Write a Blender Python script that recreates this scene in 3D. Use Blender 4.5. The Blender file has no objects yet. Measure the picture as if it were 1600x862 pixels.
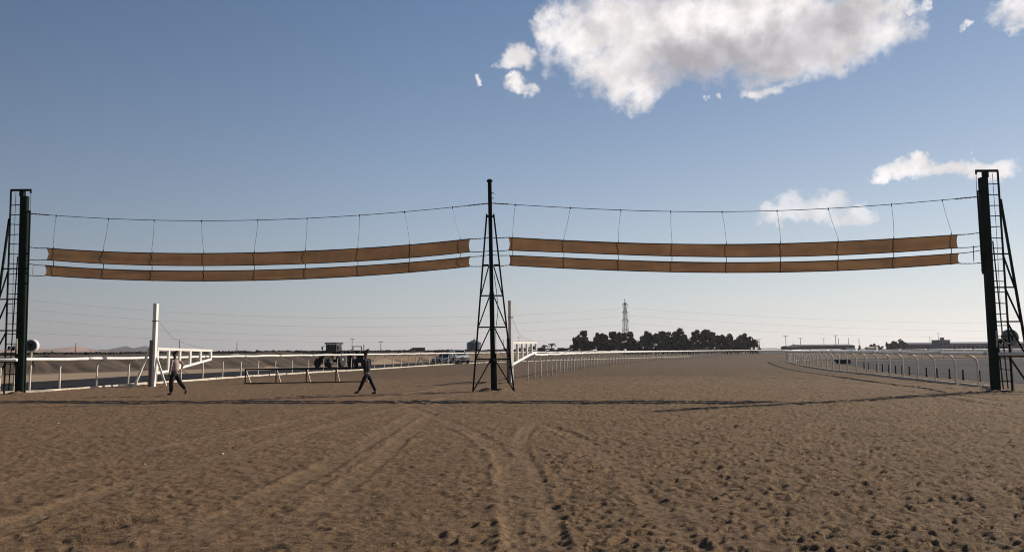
import bpy, bmesh, math, random
import numpy as np
from mathutils import Vector, Matrix

C = bpy.context.scene
COL = C.collection
R = math.radians
random.seed(7)
rng = np.random.default_rng(11)

# ------------------------------------------------------------------ camera
FPX = 1200.0
PITCH = math.atan(117.0 / FPX)
ROLL = R(-0.38)
CAMZ = 1.7
cam_d = bpy.data.cameras.new('camera')
cam_d.sensor_width = 36.0
cam_d.lens = 36.0 * FPX / 1600.0
cam_d.clip_start = 0.1
cam_d.clip_end = 30000
cam = bpy.data.objects.new('camera', cam_d)
COL.objects.link(cam)
CAMR = Matrix.Rotation(math.pi / 2 + PITCH, 3, 'X') @ Matrix.Rotation(ROLL, 3, 'Z')
cam.matrix_world = Matrix.Translation((0, 0, CAMZ)) @ CAMR.to_4x4()
C.camera = cam


def ray(px, py):
    return CAMR @ Vector(((px - 800) / FPX, -(py - 431) / FPX, -1.0))


def ground(px, py, z=0.0):
    d = ray(px, py)
    return Vector((0, 0, CAMZ)) + d * ((z - CAMZ) / d.z)


def at(px, py, Y):
    d = ray(px, py)
    return Vector((0, 0, CAMZ)) + d * (Y / d.y)


# ------------------------------------------------------------------ light
SUN_AZ = R(60)      # from +Y (view direction) towards +X
SUN_EL = R(26.5)
C.view_settings.view_transform = 'Standard'
C.view_settings.look = 'None'
C.view_settings.exposure = 0.17
C.view_settings.gamma = 1.0
C.cycles.use_denoising = True
C.cycles.max_bounces = 6
C.cycles.transparent_max_bounces = 12
C.cycles.volume_bounces = 0
C.cycles.use_adaptive_sampling = True
C.cycles.filter_width = 1.05

sun_d = bpy.data.lights.new('sun', 'SUN')
sun_d.energy = 5.0
sun_d.angle = R(0.6)
sun_d.color = (1.0, 0.89, 0.76)
sun = bpy.data.objects.new('sun', sun_d)
COL.objects.link(sun)
sdir = Vector((math.sin(SUN_AZ) * math.cos(SUN_EL), math.cos(SUN_AZ) * math.cos(SUN_EL), math.sin(SUN_EL)))
sun.rotation_euler = sdir.to_track_quat('Z', 'Y').to_euler()


class NT:
    """tiny expression builder for shader nodes"""
    def __init__(s, tree):
        s.t = tree

    def node(s, kind, **kw):
        n = s.t.nodes.new(kind)
        for k, v in kw.items():
            setattr(n, k, v)
        return n

    def put(s, sock, v):
        if isinstance(v, bpy.types.NodeSocket):
            s.t.links.new(v, sock)
        elif v is not None:
            sock.default_value = v

    def m(s, op, a, b=None, c=None, clamp=False):
        n = s.node('ShaderNodeMath', operation=op, use_clamp=clamp)
        s.put(n.inputs[0], a)
        if b is not None: s.put(n.inputs[1], b)
        if c is not None: s.put(n.inputs[2], c)
        return n.outputs[0]

    def noise(s, vec, scale, detail=4, rough=0.55, dist=0.0, lac=2.0):
        n = s.node('ShaderNodeTexNoise')
        if vec is not None: s.put(n.inputs['Vector'], vec)
        n.inputs['Scale'].default_value = scale
        n.inputs['Detail'].default_value = detail
        n.inputs['Roughness'].default_value = rough
        n.inputs['Distortion'].default_value = dist
        n.inputs['Lacunarity'].default_value = lac
        return n

    def maprange(s, v, a, b, c=0.0, d=1.0, smooth=False):
        n = s.node('ShaderNodeMapRange', interpolation_type='SMOOTHSTEP' if smooth else 'LINEAR')
        s.put(n.inputs['Value'], v)
        n.inputs['From Min'].default_value = a
        n.inputs['From Max'].default_value = b
        n.inputs['To Min'].default_value = c
        n.inputs['To Max'].default_value = d
        return n.outputs[0]

    def mix(s, f, a, b, blend='MIX'):
        n = s.node('ShaderNodeMix', data_type='RGBA', blend_type=blend)
        s.put(n.inputs[0], f)
        for sock, v in ((n.inputs[6], a), (n.inputs[7], b)):
            if isinstance(v, tuple) and len(v) == 3: v = v + (1,)
            s.put(sock, v)
        return n.outputs[2]

    def vec(s, x, y, z):
        n = s.node('ShaderNodeCombineXYZ')
        s.put(n.inputs[0], x); s.put(n.inputs[1], y); s.put(n.inputs[2], z)
        return n.outputs[0]


world = bpy.data.worlds.new('World')
C.world = world
world.use_nodes = True
wt = world.node_tree
wt.nodes.clear()
W = NT(wt)
sky = W.node('ShaderNodeTexSky', sky_type='NISHITA')
sky.sun_disc = False
sky.sun_elevation = SUN_EL
sky.sun_rotation = SUN_AZ
sky.altitude = 100
sky.air_density = 1.0
sky.dust_density = 0.1
sky.ozone_density = 2.0
tc = W.node('ShaderNodeTexCoord')
sp = W.node('ShaderNodeSeparateXYZ')
wt.links.new(tc.outputs['Generated'], sp.inputs[0])
dx, dy, dz = sp.outputs
az = W.m('ARCTAN2', dx, dy)
el = W.m('ARCSINE', dz)
SKYV = W.vec(az, el, 0.0)
# curl the outlines with two octaves of warp
nA = W.noise(SKYV, 14.0, 6, 0.62)
nB = W.noise(SKYV, 46.0, 5, 0.62)
def sepc(n):
    s_ = W.node('ShaderNodeSeparateXYZ'); wt.links.new(n.outputs['Color'], s_.inputs[0]); return s_.outputs
cA, cB = sepc(nA), sepc(nB)
azw = W.m('ADD', az, W.m('ADD', W.m('MULTIPLY', W.m('SUBTRACT', cA[0], 0.5), 0.085), W.m('MULTIPLY', W.m('SUBTRACT', cB[0], 0.5), 0.030)))
elw = W.m('ADD', el, W.m('ADD', W.m('MULTIPLY', W.m('SUBTRACT', cA[1], 0.5), 0.060), W.m('MULTIPLY', W.m('SUBTRACT', cB[1], 0.5), 0.026)))


def azel(px, py):
    d = ray(px, py).normalized()
    return math.atan2(d.x, d.y), math.asin(d.z)


def blob_field(blobs):
    acc = None
    for (px, py, rx, ry, w) in blobs:
        a0, e0 = azel(px, py)
        a1, e1 = azel(px + rx, py)
        a2, e2 = azel(px, py - ry)
        ra, re = abs(a1 - a0) + 1e-5, abs(e2 - e0) + 1e-5
        u = W.m('MULTIPLY', W.m('SUBTRACT', azw, a0), 1 / ra)
        v = W.m('MULTIPLY', W.m('SUBTRACT', elw, e0), 1 / re)
        q = W.m('MULTIPLY_ADD', u, u, W.m('MULTIPLY', v, v))
        f = W.m('MULTIPLY', W.m('SUBTRACT', 1.0, W.m('MULTIPLY', q, 0.5)), w)
        f = W.m('MAXIMUM', f, 0.0)
        acc = f if acc is None else W.m('SMOOTH_MAX', acc, f, 0.25)
    return acc


main_cloud = blob_field([
    (905, 58, 66, 66, 1), (985, 92, 100, 66, 1), (985, 126, 62, 42, 1), (1010, 30, 150, 62, 1.1), (1120, 44, 190, 76, 1.35),
    (1235, 62, 150, 66, 1.2), (1325, 50, 100, 60, 1), (1385, 34, 52, 44, 1), (1090, -90, 330, 70, 1.2), (862, 50, 30, 34, .9),
    (803, 88, 34, 22, .95), (813, 134, 25, 15, .95), (795, 124, 14, 8, .85), (1192, 142, 48, 11, .85), (1121, 150, 9, 11, .8)])
small_clouds = blob_field([
    (1392, 268, 34, 11, .9), (1425, 261, 46, 14, 1.), (1470, 262, 60, 15, 1.), (1530, 266, 56, 14, .95),
    (1598, 6, 54, 30, .95), (1585, 36, 26, 12, .85), (750, 131, 8, 7, .85), (1504, 28, 12, 6, .8), (1436, 12, 10, 9, .75)])
faint_cloud = blob_field([(1222, 327, 52, 17, .95), (1285, 318, 54, 20, .95), (1330, 333, 46, 13, .9)])
det = W.noise(SKYV, 26.0, 8, 0.60)
det2 = W.noise(SKYV, 9.0, 3, 0.5)
detf = W.m('ADD', W.m('MULTIPLY', W.m('SUBTRACT', det.outputs['Fac'], 0.5), 1.3), W.m('MULTIPLY', W.m('SUBTRACT', det2.outputs['Fac'], 0.5), 0.5))
fM = W.m('ADD', main_cloud, detf)
fS = W.m('ADD', small_clouds, detf)
fF = W.m('ADD', faint_cloud, detf)
aM = W.m('MULTIPLY', W.maprange(fM, 0.32, 1.0, smooth=True), W.maprange(main_cloud, 0.15, 0.35))
aS = W.m('MULTIPLY', W.maprange(fS, 0.26, 0.98, smooth=True), 0.95)
aF = W.m('MULTIPLY', W.m('MULTIPLY', W.maprange(fF, 0.2, 0.95, smooth=True), 0.66), W.maprange(faint_cloud, 0.22, 0.45))
aS = W.m('MULTIPLY', aS, W.maprange(small_clouds, 0.2, 0.4))
alpha = W.m('MAXIMUM', W.m('MAXIMUM', aM, aS), aF)
# a thick cloud lets less of the low sun through: grey core, bright rim
core_f = blob_field([(1150, 88, 190, 44, 1.0), (960, 62, 70, 36, .5), (1010, 95, 50, 24, .45), (1270, 40, 90, 36, .85), (1150, -60, 300, 60, 1.0), (1000, 8, 60, 22, .6)])
billow = W.noise(SKYV, 6.5, 6, 0.56, 0.5)
thick = W.m('ADD', core_f, W.m('MULTIPLY', W.m('SUBTRACT', billow.outputs['Fac'], 0.5), 1.3))
core = W.maprange(thick, 0.10, 1.05, smooth=True)
ccol = W.mix(core, (9.7, 9.25, 9.2), (5.0, 4.85, 5.25))
# small lumps inside the bright parts, shaded on the side away from the sun
SKO = W.vec(W.m('ADD', az, 0.016), W.m('ADD', el, 0.008), 0.0)
lumpa = W.noise(SKYV, 15.0, 5, 0.55); lumpb = W.noise(SKO, 15.0, 5, 0.55)
lit = W.maprange(W.m('SUBTRACT', lumpa.outputs['Fac'], lumpb.outputs['Fac']), -0.10, 0.10, 0.84, 1.09)
ccol = W.mix(1.0, ccol, W.vec(lit, lit, lit), 'MULTIPLY')
# the photograph's air: dusty, paler towards the ground
upz = W.m('MAXIMUM', W.m('MINIMUM', dz, 1.0), 0.0)
veil = W.m('POWER', 2.718, W.m('MULTIPLY', upz, -5.6))
toward = W.maprange(W.m('ADD', W.m('MULTIPLY', dx, math.sin(SUN_AZ)), W.m('MULTIPLY', dy, math.cos(SUN_AZ))), -1.0, 1.0)
vcol = W.mix(W.m('POWER', toward, 2.0), (1.95, 1.85, 2.15), (9.3, 9.0, 8.75))
dim = W.m('MULTIPLY', W.maprange(toward, 0.5, 0.98, 1.0, 0.66), W.maprange(toward, 0.20, 0.68, 0.46, 1.0))
skyb = W.mix(1.0, sky.outputs[0], W.vec(W.m('MULTIPLY', dim, 0.80), W.m('MULTIPLY', dim, 0.965), W.m('MULTIPLY', dim, 1.08)), 'MULTIPLY')
skyc = W.mix(W.m('MULTIPLY', veil, 0.95), skyb, vcol)
fin = W.mix(alpha, skyc, ccol)
bg = W.node('ShaderNodeBackground')
wt.links.new(fin, bg.inputs[0])
bg.inputs[1].default_value = 0.088
wo = W.node('ShaderNodeOutputWorld')
wt.links.new(bg.outputs[0], wo.inputs[0])


# ------------------------------------------------------------------ materials
def mat(name, col, rough=0.7, metal=0.0, var=0.12, scale=6.0, bump=0.0, bscale=40.0, col2=None, transl=0.0, coords='Object', spec=None):
    m = bpy.data.materials.new(name)
    m.use_nodes = True
    t = m.node_tree
    b = t.nodes['Principled BSDF']
    n = NT(t)
    tcn = n.node('ShaderNodeTexCoord')
    nz = n.noise(tcn.outputs[coords], scale, 5, 0.6)
    f = n.maprange(nz.outputs['Fac'], 0.3, 0.7)
    c2 = col2 or tuple(max(0, c * (1 - 2 * var)) for c in col)
    c1 = col if col2 else tuple(c * (1 + var) for c in col)
    cc = n.mix(f, c1, c2)
    t.links.new(cc, b.inputs['Base Color'])
    b.inputs['Roughness'].default_value = rough
    b.inputs['Metallic'].default_value = metal
    if spec is not None: b.inputs['Specular IOR Level'].default_value = spec
    if bump:
        nb = n.noise(tcn.outputs[coords], bscale, 4, 0.6)
        bn = n.node('ShaderNodeBump')
        bn.inputs['Strength'].default_value = bump
        bn.inputs['Distance'].default_value = 0.02
        t.links.new(nb.outputs['Fac'], bn.inputs['Height'])
        t.links.new(bn.outputs[0], b.inputs['Normal'])
    if transl:
        tr = n.node('ShaderNodeBsdfTranslucent')
        t.links.new(cc, tr.inputs[0])
        mx = n.node('ShaderNodeMixShader')
        mx.inputs[0].default_value = transl
        t.links.new(b.outputs[0], mx.inputs[1])
        t.links.new(tr.outputs[0], mx.inputs[2])
        t.links.new(mx.outputs[0], t.nodes['Material Output'].inputs[0])
    return m


M = dict(
    green=mat('dark_green_paint', (0.007, 0.021, 0.015), 0.85, 0.0, 0.3, 3.0, 0.25, 30, col2=(0.010, 0.014, 0.010), spec=0.12),
    rust=mat('rusty_steel', (0.05, 0.03, 0.02), 0.8),
    white=mat('white_paint', (0.84, 0.82, 0.76), 0.4, 0.0, 0.05, 2.5, 0.1, 25, col2=(0.74, 0.70, 0.62)),
    dirty=mat('dusty_white', (0.68, 0.62, 0.52), 0.8, 0.0, 0.1, 3.0, 0.3, 20, col2=(0.42, 0.34, 0.26)),
    postwhite=mat('dusty_post_white', (0.74, 0.70, 0.61), 0.6, 0, 0.1, 2.0, 0.1, 20, col2=(0.58, 0.52, 0.42)),
    fabric=mat('brown_shade_cloth', (0.29, 0.165, 0.084), 0.95, 0, 0.1, 0.9, 0.5, 4, transl=0.36, col2=(0.20, 0.118, 0.066)),
    hem=mat('dark_hem_tape', (0.035, 0.02, 0.015), 0.9),
    wire=mat('steel_cable', (0.09, 0.085, 0.08), 0.5, 0.6),
    black=mat('black_steel', (0.010, 0.008, 0.008), 0.8, spec=0.2),
    shadeboard=mat('shade_toned_board', (0.20, 0.16, 0.13), 0.9),  # grey-brown of the post's shadow side, put into the board colour
    asphalt=mat('asphalt', (0.032, 0.031, 0.034), 0.98, 0, 0.2, 0.5, 0.3, 30, spec=0.05),
    greyasphalt=mat('worn_asphalt', (0.075, 0.072, 0.068), 0.95, 0, 0.25, 0.06, 0.3, 20, col2=(0.046, 0.048, 0.055), spec=0.05),
    rubber=mat('rubber', (0.015, 0.015, 0.015), 0.9),
    tractor=mat('tractor_green', (0.008, 0.020, 0.009), 0.8, col2=(0.012, 0.016, 0.009), spec=.2),
    red=mat('faded_red', (0.12, 0.03, 0.03), 0.7),
    yellowhub=mat('hub_grey', (0.35, 0.33, 0.28), 0.6),
    glass=mat('dark_glass', (0.02, 0.03, 0.035), 0.1, 0.0),
    carwhite=mat('car_white', (0.75, 0.74, 0.72), 0.3),
    cargrey=mat('car_silver', (0.13, 0.16, 0.17), 0.4, 0.2),
    lamp=mat('lamp_lens', (0.5, 0.48, 0.45), 0.2),
    silo=mat('galvanised_silo', (0.06, 0.085, 0.12), 0.7, 0.1),
    trailer=mat('trailer_grey', (0.06, 0.06, 0.07), 0.7),
    wood=mat('grey_wood_pole', (0.06, 0.05, 0.045), 0.9),
    pylon=mat('galvanised_steel', (0.12, 0.12, 0.12), 0.6, 0.2),
    bark=mat('bark', (0.06, 0.045, 0.035), 0.95, bump=0.4),
    shed=mat('shed_metal', (0.11, 0.11, 0.12), 0.8),
    roof=mat('shed_roof', (0.13, 0.12, 0.12), 0.7),
    bluewall=mat('blue_grey_wall', (0.10, 0.12, 0.17), 0.85),
    darkwall=mat('dark_opening', (0.03, 0.03, 0.035), 0.9),
    skin=mat('brown_skin', (0.09, 0.045, 0.028), 0.55),
    hair=mat('black_hair', (0.008, 0.007, 0.007), 0.8, bump=0.5, bscale=120),
    pinkshirt=mat('pale_pink_shirt', (0.36, 0.26, 0.24), 0.9, bump=0.3, bscale=18),
    darktrousers=mat('dark_trousers', (0.011, 0.010, 0.013), 0.98, bump=0.3, bscale=18),
    blackshirt=mat('black_shirt', (0.010, 0.011, 0.015), 0.95, bump=0.3, bscale=18),
    shoe=mat('dark_shoe', (0.02, 0.015, 0.013), 0.6),
    stone=mat('pale_stone', (0.42, 0.37, 0.29), 0.9),
    signface=mat('dark_sign_face', (0.06, 0.07, 0.075), 0.7),
    signgrey=mat('grey_sign_face', (0.20, 0.21, 0.20), 0.7),
    rope=mat('pale_rope', (0.55, 0.5, 0.36), 0.9),
)


def leaf_mat(name, c1, c2):
    m = mat(name, c1, 0.9, 0, 0.1, 1.2, col2=c2, transl=0.25)
    return m


M['leaf'] = leaf_mat('dark_foliage', (0.020, 0.026, 0.014), (0.010, 0.014, 0.008))
M['palm'] = leaf_mat('palm_foliage', (0.03, 0.04, 0.02), (0.02, 0.026, 0.014))
M['scrub'] = leaf_mat('scrub_foliage', (0.035, 0.035, 0.022), (0.02, 0.02, 0.014))


# ------------------------------------------------------------------ mesh helpers
class MB:
    def __init__(s):
        s.v, s.f = [], []

    def add(s, v, f):
        o = len(s.v)
        s.v += [tuple(p) for p in v]
        s.f += [tuple(i + o for i in q) for q in f]
        return s

    def box(s, c, size, rot=0.0, bev=0.0):
        cx, cy, cz = c
        hx, hy, hz = size[0] / 2, size[1] / 2, size[2] / 2
        cr, sr = math.cos(rot), math.sin(rot)
        pts = [(x, y, z) for z in (-hz, hz) for x, y in ((-hx, -hy), (hx, -hy), (hx, hy), (-hx, hy))]
        s.add([(cx + x * cr - y * sr, cy + x * sr + y * cr, cz + z) for x, y, z in pts],
              [(3, 2, 1, 0), (4, 5, 6, 7), (0, 1, 5, 4), (1, 2, 6, 5), (2, 3, 7, 6), (3, 0, 4, 7)])
        return s

    def bar(s, a, b, w, h=None, up=(0, 0, 1)):
        """square section bar from a to b"""
        a, b = Vector(a), Vector(b)
        h = h or w
        d = (b - a).normalized()
        u = Vector(up)
        if abs(d.dot(u)) > 0.97: u = Vector((1, 0, 0))
        r = d.cross(u).normalized()
        u = r.cross(d)
        pts = []
        for p in (a, b):
            for i, j in ((-1, -1), (1, -1), (1, 1), (-1, 1)):
                pts.append(p + r * (i * w / 2) + u * (j * h / 2))
        s.add(pts, [(3, 2, 1, 0), (4, 5, 6, 7), (0, 1, 5, 4), (1, 2, 6, 5), (2, 3, 7, 6), (3, 0, 4, 7)])
        return s

    def tube(s, pts, r, n=8, cap=True):
        pts = [Vector(p) for p in pts]
        rr = r if isinstance(r, (list, tuple)) else [r] * len(pts)
        o = len(s.v)
        ref = Vector((0, 0, 1))
        for i, p in enumerate(pts):
            d = (pts[min(i + 1, len(pts) - 1)] - pts[max(i - 1, 0)]).normalized()
            u = ref if abs(d.dot(ref)) < 0.95 else Vector((0, 1, 0))
            a = d.cross(u).normalized()
            b = d.cross(a)
            for k in range(n):
                t = 2 * math.pi * k / n
                s.v.append(tuple(p + (a * math.cos(t) + b * math.sin(t)) * rr[i]))
        for i in range(len(pts) - 1):
            for k in range(n):
                k2 = (k + 1) % n
                s.f.append((o + i * n + k, o + (i + 1) * n + k, o + (i + 1) * n + k2, o + i * n + k2))
        if cap:
            s.f.append(tuple(o + k for k in range(n)))
            e = o + (len(pts) - 1) * n
            s.f.append(tuple(e + k for k in reversed(range(n))))
        return s

    def lathe(s, prof, c=(0, 0, 0), n=20, axis='Z'):
        o = len(s.v)
        for (r, h) in prof:
            for k in range(n):
                t = 2 * math.pi * k / n
                x, y, z = r * math.cos(t), r * math.sin(t), h
                if axis == 'Y': x, y, z = x, h, y
                if axis == 'X': x, y, z = h, x, y
                s.v.append((c[0] + x, c[1] + y, c[2] + z))
        for i in range(len(prof) - 1):
            for k in range(n):
                k2 = (k + 1) % n
                s.f.append((o + i * n + k, o + i * n + k2, o + (i + 1) * n + k2, o + (i + 1) * n + k))
        s.f.append(tuple(o + k for k in reversed(range(n))))
        e = o + (len(prof) - 1) * n
        s.f.append(tuple(e + k for k in range(n)))
        return s

    def prism(s, poly, y0, y1):
        """extrude an x,z outline between two y"""
        n = len(poly)
        o = len(s.v)
        for y in (y0, y1):
            s.v += [(x, y, z) for x, z in poly]
        s.f.append(tuple(o + i for i in range(n)))
        s.f.append(tuple(o + n + i for i in reversed(range(n))))
        for i in range(n):
            j = (i + 1) % n
            s.f.append((o + j, o + i, o + n + i, o + n + j))
        return s

    def build(s, name, m, parent=None, smooth=False):
        me = bpy.data.meshes.new(name)
        me.from_pydata(s.v, [], s.f)
        bm = bmesh.new(); bm.from_mesh(me)
        bmesh.ops.recalc_face_normals(bm, faces=bm.faces)
        bm.to_mesh(me); bm.free()
        if smooth:
            me.shade_smooth()
        me.materials.append(m)
        o = bpy.data.objects.new(name, me)
        COL.objects.link(o)
        if parent: o.parent = parent
        return o


def tag(o, label=None, cat=None, group=None, kind=None):
    if label: o['label'] = label
    if cat: o['category'] = cat
    if group: o['group'] = group
    if kind: o['kind'] = kind
    return o


def empty(name, loc, rz=0.0, label=None, cat=None, group=None):
    o = bpy.data.objects.new(name, None)
    COL.objects.link(o)
    o.empty_display_size = 0.2
    o.location = loc
    o.rotation_euler = (0, 0, rz)
    return tag(o, label, cat, group)


def link_copy(o, parent=None, loc=None, rz=None):
    c = o.copy()
    COL.objects.link(c)
    c.parent = parent
    if loc is not None: c.location = loc
    if rz is not None: c.rotation_euler = (0, 0, rz)
    return c


def copy_tree(o, parent=None):
    c = link_copy(o, parent)
    for ch in [k for k in bpy.data.objects if k.parent == o]:
        copy_tree(ch, c)
    return c


# ------------------------------------------------------------------ numpy noise
def vnoise(x, y, seed=0):
    xi, yi = np.floor(x).astype(np.int64), np.floor(y).astype(np.int64)
    xf, yf = x - xi, y - yi
    u, v = xf * xf * (3 - 2 * xf), yf * yf * (3 - 2 * yf)

    def h(a, b):
        n = (a * 374761393 + b * 668265263 + seed * 974711) & 0xffffffff
        n = ((n ^ (n >> 13)) * 1274126177) & 0xffffffff
        return ((n ^ (n >> 16)) & 0xffff) / 65535.0
    return (h(xi, yi) * (1 - u) + h(xi + 1, yi) * u) * (1 - v) + (h(xi, yi + 1) * (1 - u) + h(xi + 1, yi + 1) * u) * v


def fbm(x, y, oct=4, seed=0, gain=0.5):
    a, s, t = 1.0, 0.0, 0.0
    for i in range(oct):
        s = s + a * (vnoise(x * 2 ** i, y * 2 ** i, seed + i) - 0.5)
        t += a
        a *= gain
    return s / t


def sstep(a, b, x):
    t = np.clip((x - a) / (b - a), 0, 1)
    return t * t * (3 - 2 * t)


# ------------------------------------------------------------------ ground relief of the race track
GX0, GX1, GY0, GY1, GS = -30.0, 30.0, 3.0, 62.0, 0.025
gx = np.arange(GX0, GX1, GS)
gy = np.arange(GY0, GY1, GS)
XX, YY = np.meshgrid(gx, gy)
H = 0.035 * fbm(XX * 0.35, YY * 0.35, 3, 1) + 0.030 * fbm(XX * 1.6, YY * 1.9, 3, 5) + 0.078 * fbm(XX * 4.6, YY * 6.2, 3, 9, 0.95) + 0.012 * np.abs(fbm(XX * 2.6, YY * 4.2, 3, 19, 0.7))


PK = np.zeros_like(H)


def hoof_density(x, y):
    d = 0.16 + 0.9 * sstep(-1.5, 5.5, x - 0.10 * y + 2.0)
    d *= 1.0 - 0.9 * sstep(24, 40, y)
    return d * (0.65 + 0.7 * (fbm(x * 0.5, y * 0.5, 2, 77) + 0.5))


def splat(px, py, rx, ry, depth, rim, ang):
    R_ = max(rx, ry) * 2.0
    i0, i1 = int((px - R_ - GX0) / GS), int((px + R_ - GX0) / GS) + 1
    j0, j1 = int((py - R_ - GY0) / GS), int((py + R_ - GY0) / GS) + 1
    if i0 < 0 or j0 < 0 or i1 >= len(gx) or j1 >= len(gy): return
    x = XX[j0:j1, i0:i1] - px
    y = YY[j0:j1, i0:i1] - py
    ca, sa = math.cos(ang), math.sin(ang)
    u, v = (x * ca + y * sa) / rx, (-x * sa + y * ca) / ry
    q = np.sqrt(u * u + v * v)
    H[j0:j1, i0:i1] += -depth * (1 - sstep(0.55, 1.05, q)) + rim * np.exp(-((q - 1.25) / 0.28) ** 2)


H0 = H.copy()
NP = 130000
hx = rng.uniform(-22, 24, NP)
hy = 3.2 + (55 - 3.2) * rng.uniform(0, 1, NP) ** 1.25
keep = rng.uniform(0, .95, NP) < hoof_density(hx, hy)
for px_, py_ in zip(hx[keep], hy[keep]):
    s_ = random.uniform(0.030, 0.066)
    big = px_ > 0.1 * py_ - 1
    splat(px_, py_, s_ * random.uniform(1.0, 1.8), s_ * random.uniform(0.6, 1.0),
          (0.040 if big else 0.016) * random.uniform(0.35, 1.25), (0.012 if big else 0.005) * random.uniform(0.3, 1.3), random.gauss(0, .5))
for i in range(22000):     # clods thrown up between the prints
    y_ = 3.4 + 40 * random.random() ** 1.4
    x_ = random.uniform(-.8, .8) * (y_ + 2)
    s_ = random.uniform(.018, .045)
    splat(x_, y_, s_ * random.uniform(1, 1.7), s_, -random.uniform(.006, .022) * (1.0 if x_ > -1 else .7), 0, random.uniform(0, 3))
for i in range(5):      # deeper kicks
    x_, y_ = random.uniform(-3, 14), random.uniform(4.5, 22)
    if random.random() < float(hoof_density(np.array([x_]), np.array([y_]))[0]):
        splat(x_, y_, random.uniform(.11, .2), random.uniform(.05, .09), random.uniform(.045, .07), .02, random.uniform(-.5, .5))


HD = H - H0      # prints trodden over each other fill in again
H[:] = H0 + np.where(HD < 0, 0.044 * np.tanh(HD / 0.044), HD)


def rut(pts, width, depth, rim=0.016, tread=0.0):
    """tyre rut following a polyline of ground points"""
    P = np.array([(p[0], p[1]) for p in pts])
    seg = []
    n = 8
    for i in range(len(P) - 1):       # catmull-rom
        p0, p1, p2, p3 = P[max(i - 1, 0)], P[i], P[i + 1], P[min(i + 2, len(P) - 1)]
        for k in range(n):
            t = k / n
            seg.append(0.5 * ((2 * p1) + (-p0 + p2) * t + (2 * p0 - 5 * p1 + 4 * p2 - p3) * t * t + (-p0 + 3 * p1 - 3 * p2 + p3) * t ** 3))
    seg.append(P[-1])
    seg = np.array(seg)
    L = 0.0
    for a, b in zip(seg[:-1], seg[1:]):
        d = b - a
        l = np.hypot(*d)
        if l < 1e-6: continue
        m_ = width * 2.2
        i0, i1 = int((min(a[0], b[0]) - m_ - GX0) / GS), int((max(a[0], b[0]) + m_ - GX0) / GS)
        j0, j1 = int((min(a[1], b[1]) - m_ - GY0) / GS), int((max(a[1], b[1]) + m_ - GY0) / GS)
        i0, j0 = max(i0, 0), max(j0, 0)
        i1, j1 = min(i1, len(gx)), min(j1, len(gy))
        if i1 <= i0 or j1 <= j0: continue
        x, y = XX[j0:j1, i0:i1] - a[0], YY[j0:j1, i0:i1] - a[1]
        t = (x * d[0] + y * d[1]) / (l * l)
        s = (x * -d[1] + y * d[0]) / l
        ins = (t >= 0) & (t < 1)
        q = np.abs(s) / (width / 2)
        e = 1 + 0.35 * fbm(XX[j0:j1, i0:i1] * 2.2, YY[j0:j1, i0:i1] * 2.2, 2, 31)
        flat = (1 - sstep(0.6, 1.2, q * e))
        brk = 0.8 * np.clip(0.55 + 1.9 * fbm(XX[j0:j1, i0:i1] * 0.55, YY[j0:j1, i0:i1] * 0.55, 3, 57), 0.05, 1.15)
        hh = (-depth * flat + rim * np.exp(-((q * e - 1.35) / 0.3) ** 2)) * brk
        if tread:
            hh = hh + tread * flat * np.sin((L + t * l) * 2 * math.pi / 0.16 + s * 9)
        PK[j0:j1, i0:i1] = np.maximum(PK[j0:j1, i0:i1], np.where(ins, np.clip(flat * (0.35 + brk), 0, 1), 0))
        H[j0:j1, i0:i1] += np.where(ins, hh - H[j0:j1, i0:i1] * 0.35 * flat, 0)
        L += l


def pxs(*a):
    return [ground(x, y) for x, y in a]


rut(pxs((-60, 850), (100, 790), (240, 745), (380, 706), (520, 665), (640, 634), (720, 618)), .42, .034, .020, .006)
rut(pxs((-80, 790), (90, 735), (230, 705), (390, 672), (540, 643), (640, 625)), .36, .026, .016, .005)
rut(pxs((150, 900), (300, 835), (410, 780), (520, 722), (600, 676), (655, 645), (700, 628)), .42, .036, .020, .006)
rut(pxs((240, 930), (400, 850), (500, 790), (590, 720), (640, 675), (680, 640)), .34, .028, .016, .005)
rut(pxs((835, 920), (812, 830), (800, 765), (786, 715), (745, 680), (690, 654), (640, 636)), .34, .036, .024, .006)
rut(pxs((1080, 860), (1020, 790), (950, 718), (885, 676), (800, 650), (720, 637), (640, 630)), .30, .032, .020, .006)
rut(pxs((870, 862), (850, 800), (830, 740), (812, 690), (840, 655)), .30, .026, .014, .0)
rut(pxs((1120, 575), (1230, 590), (1330, 600), (1420, 612), (1500, 626), (1600, 640)), .6, .05, .03, .0)
rut(pxs((1100, 567), (1220, 580), (1330, 592), (1400, 605), (1520, 622), (1600, 632)), .5, .04, .02, .0)
rut(pxs((580, 590), (660, 596), (720, 600), (800, 612), (900, 628), (960, 640)), .35, .03, .02, .0)
rut(pxs((480, 640), (560, 628), (660, 612), (760, 600), (900, 597), (1060, 596)), .5, .03, .02, .0)
# sand heaped against the feet of the towers
for (px_, py_, k_) in ((30, 616, 9), (771, 612, 10), (1556, 612, 10), (798, 599, 4), (239, 605, 4)):
    g_ = ground(px_, py_)
    for i in range(k_):
        splat(g_.x + random.gauss(0, .5), g_.y + random.gauss(0, .3), random.uniform(.2, .45), random.uniform(.15, .35), -random.uniform(.02, .05), 0, random.uniform(0, 3))
# dug-out scoops lower left
for (px_, py_, a_, b_) in ((190, 818, .42, .22), (150, 832, .3, .16), (140, 850, .35, .18), (425, 800, .3, .12), (395, 862, .4, .15)):
    g_ = ground(px_, py_)
    splat(g_.x, g_.y, a_ * .8, b_ * .8, .035, .015, .3)


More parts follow.
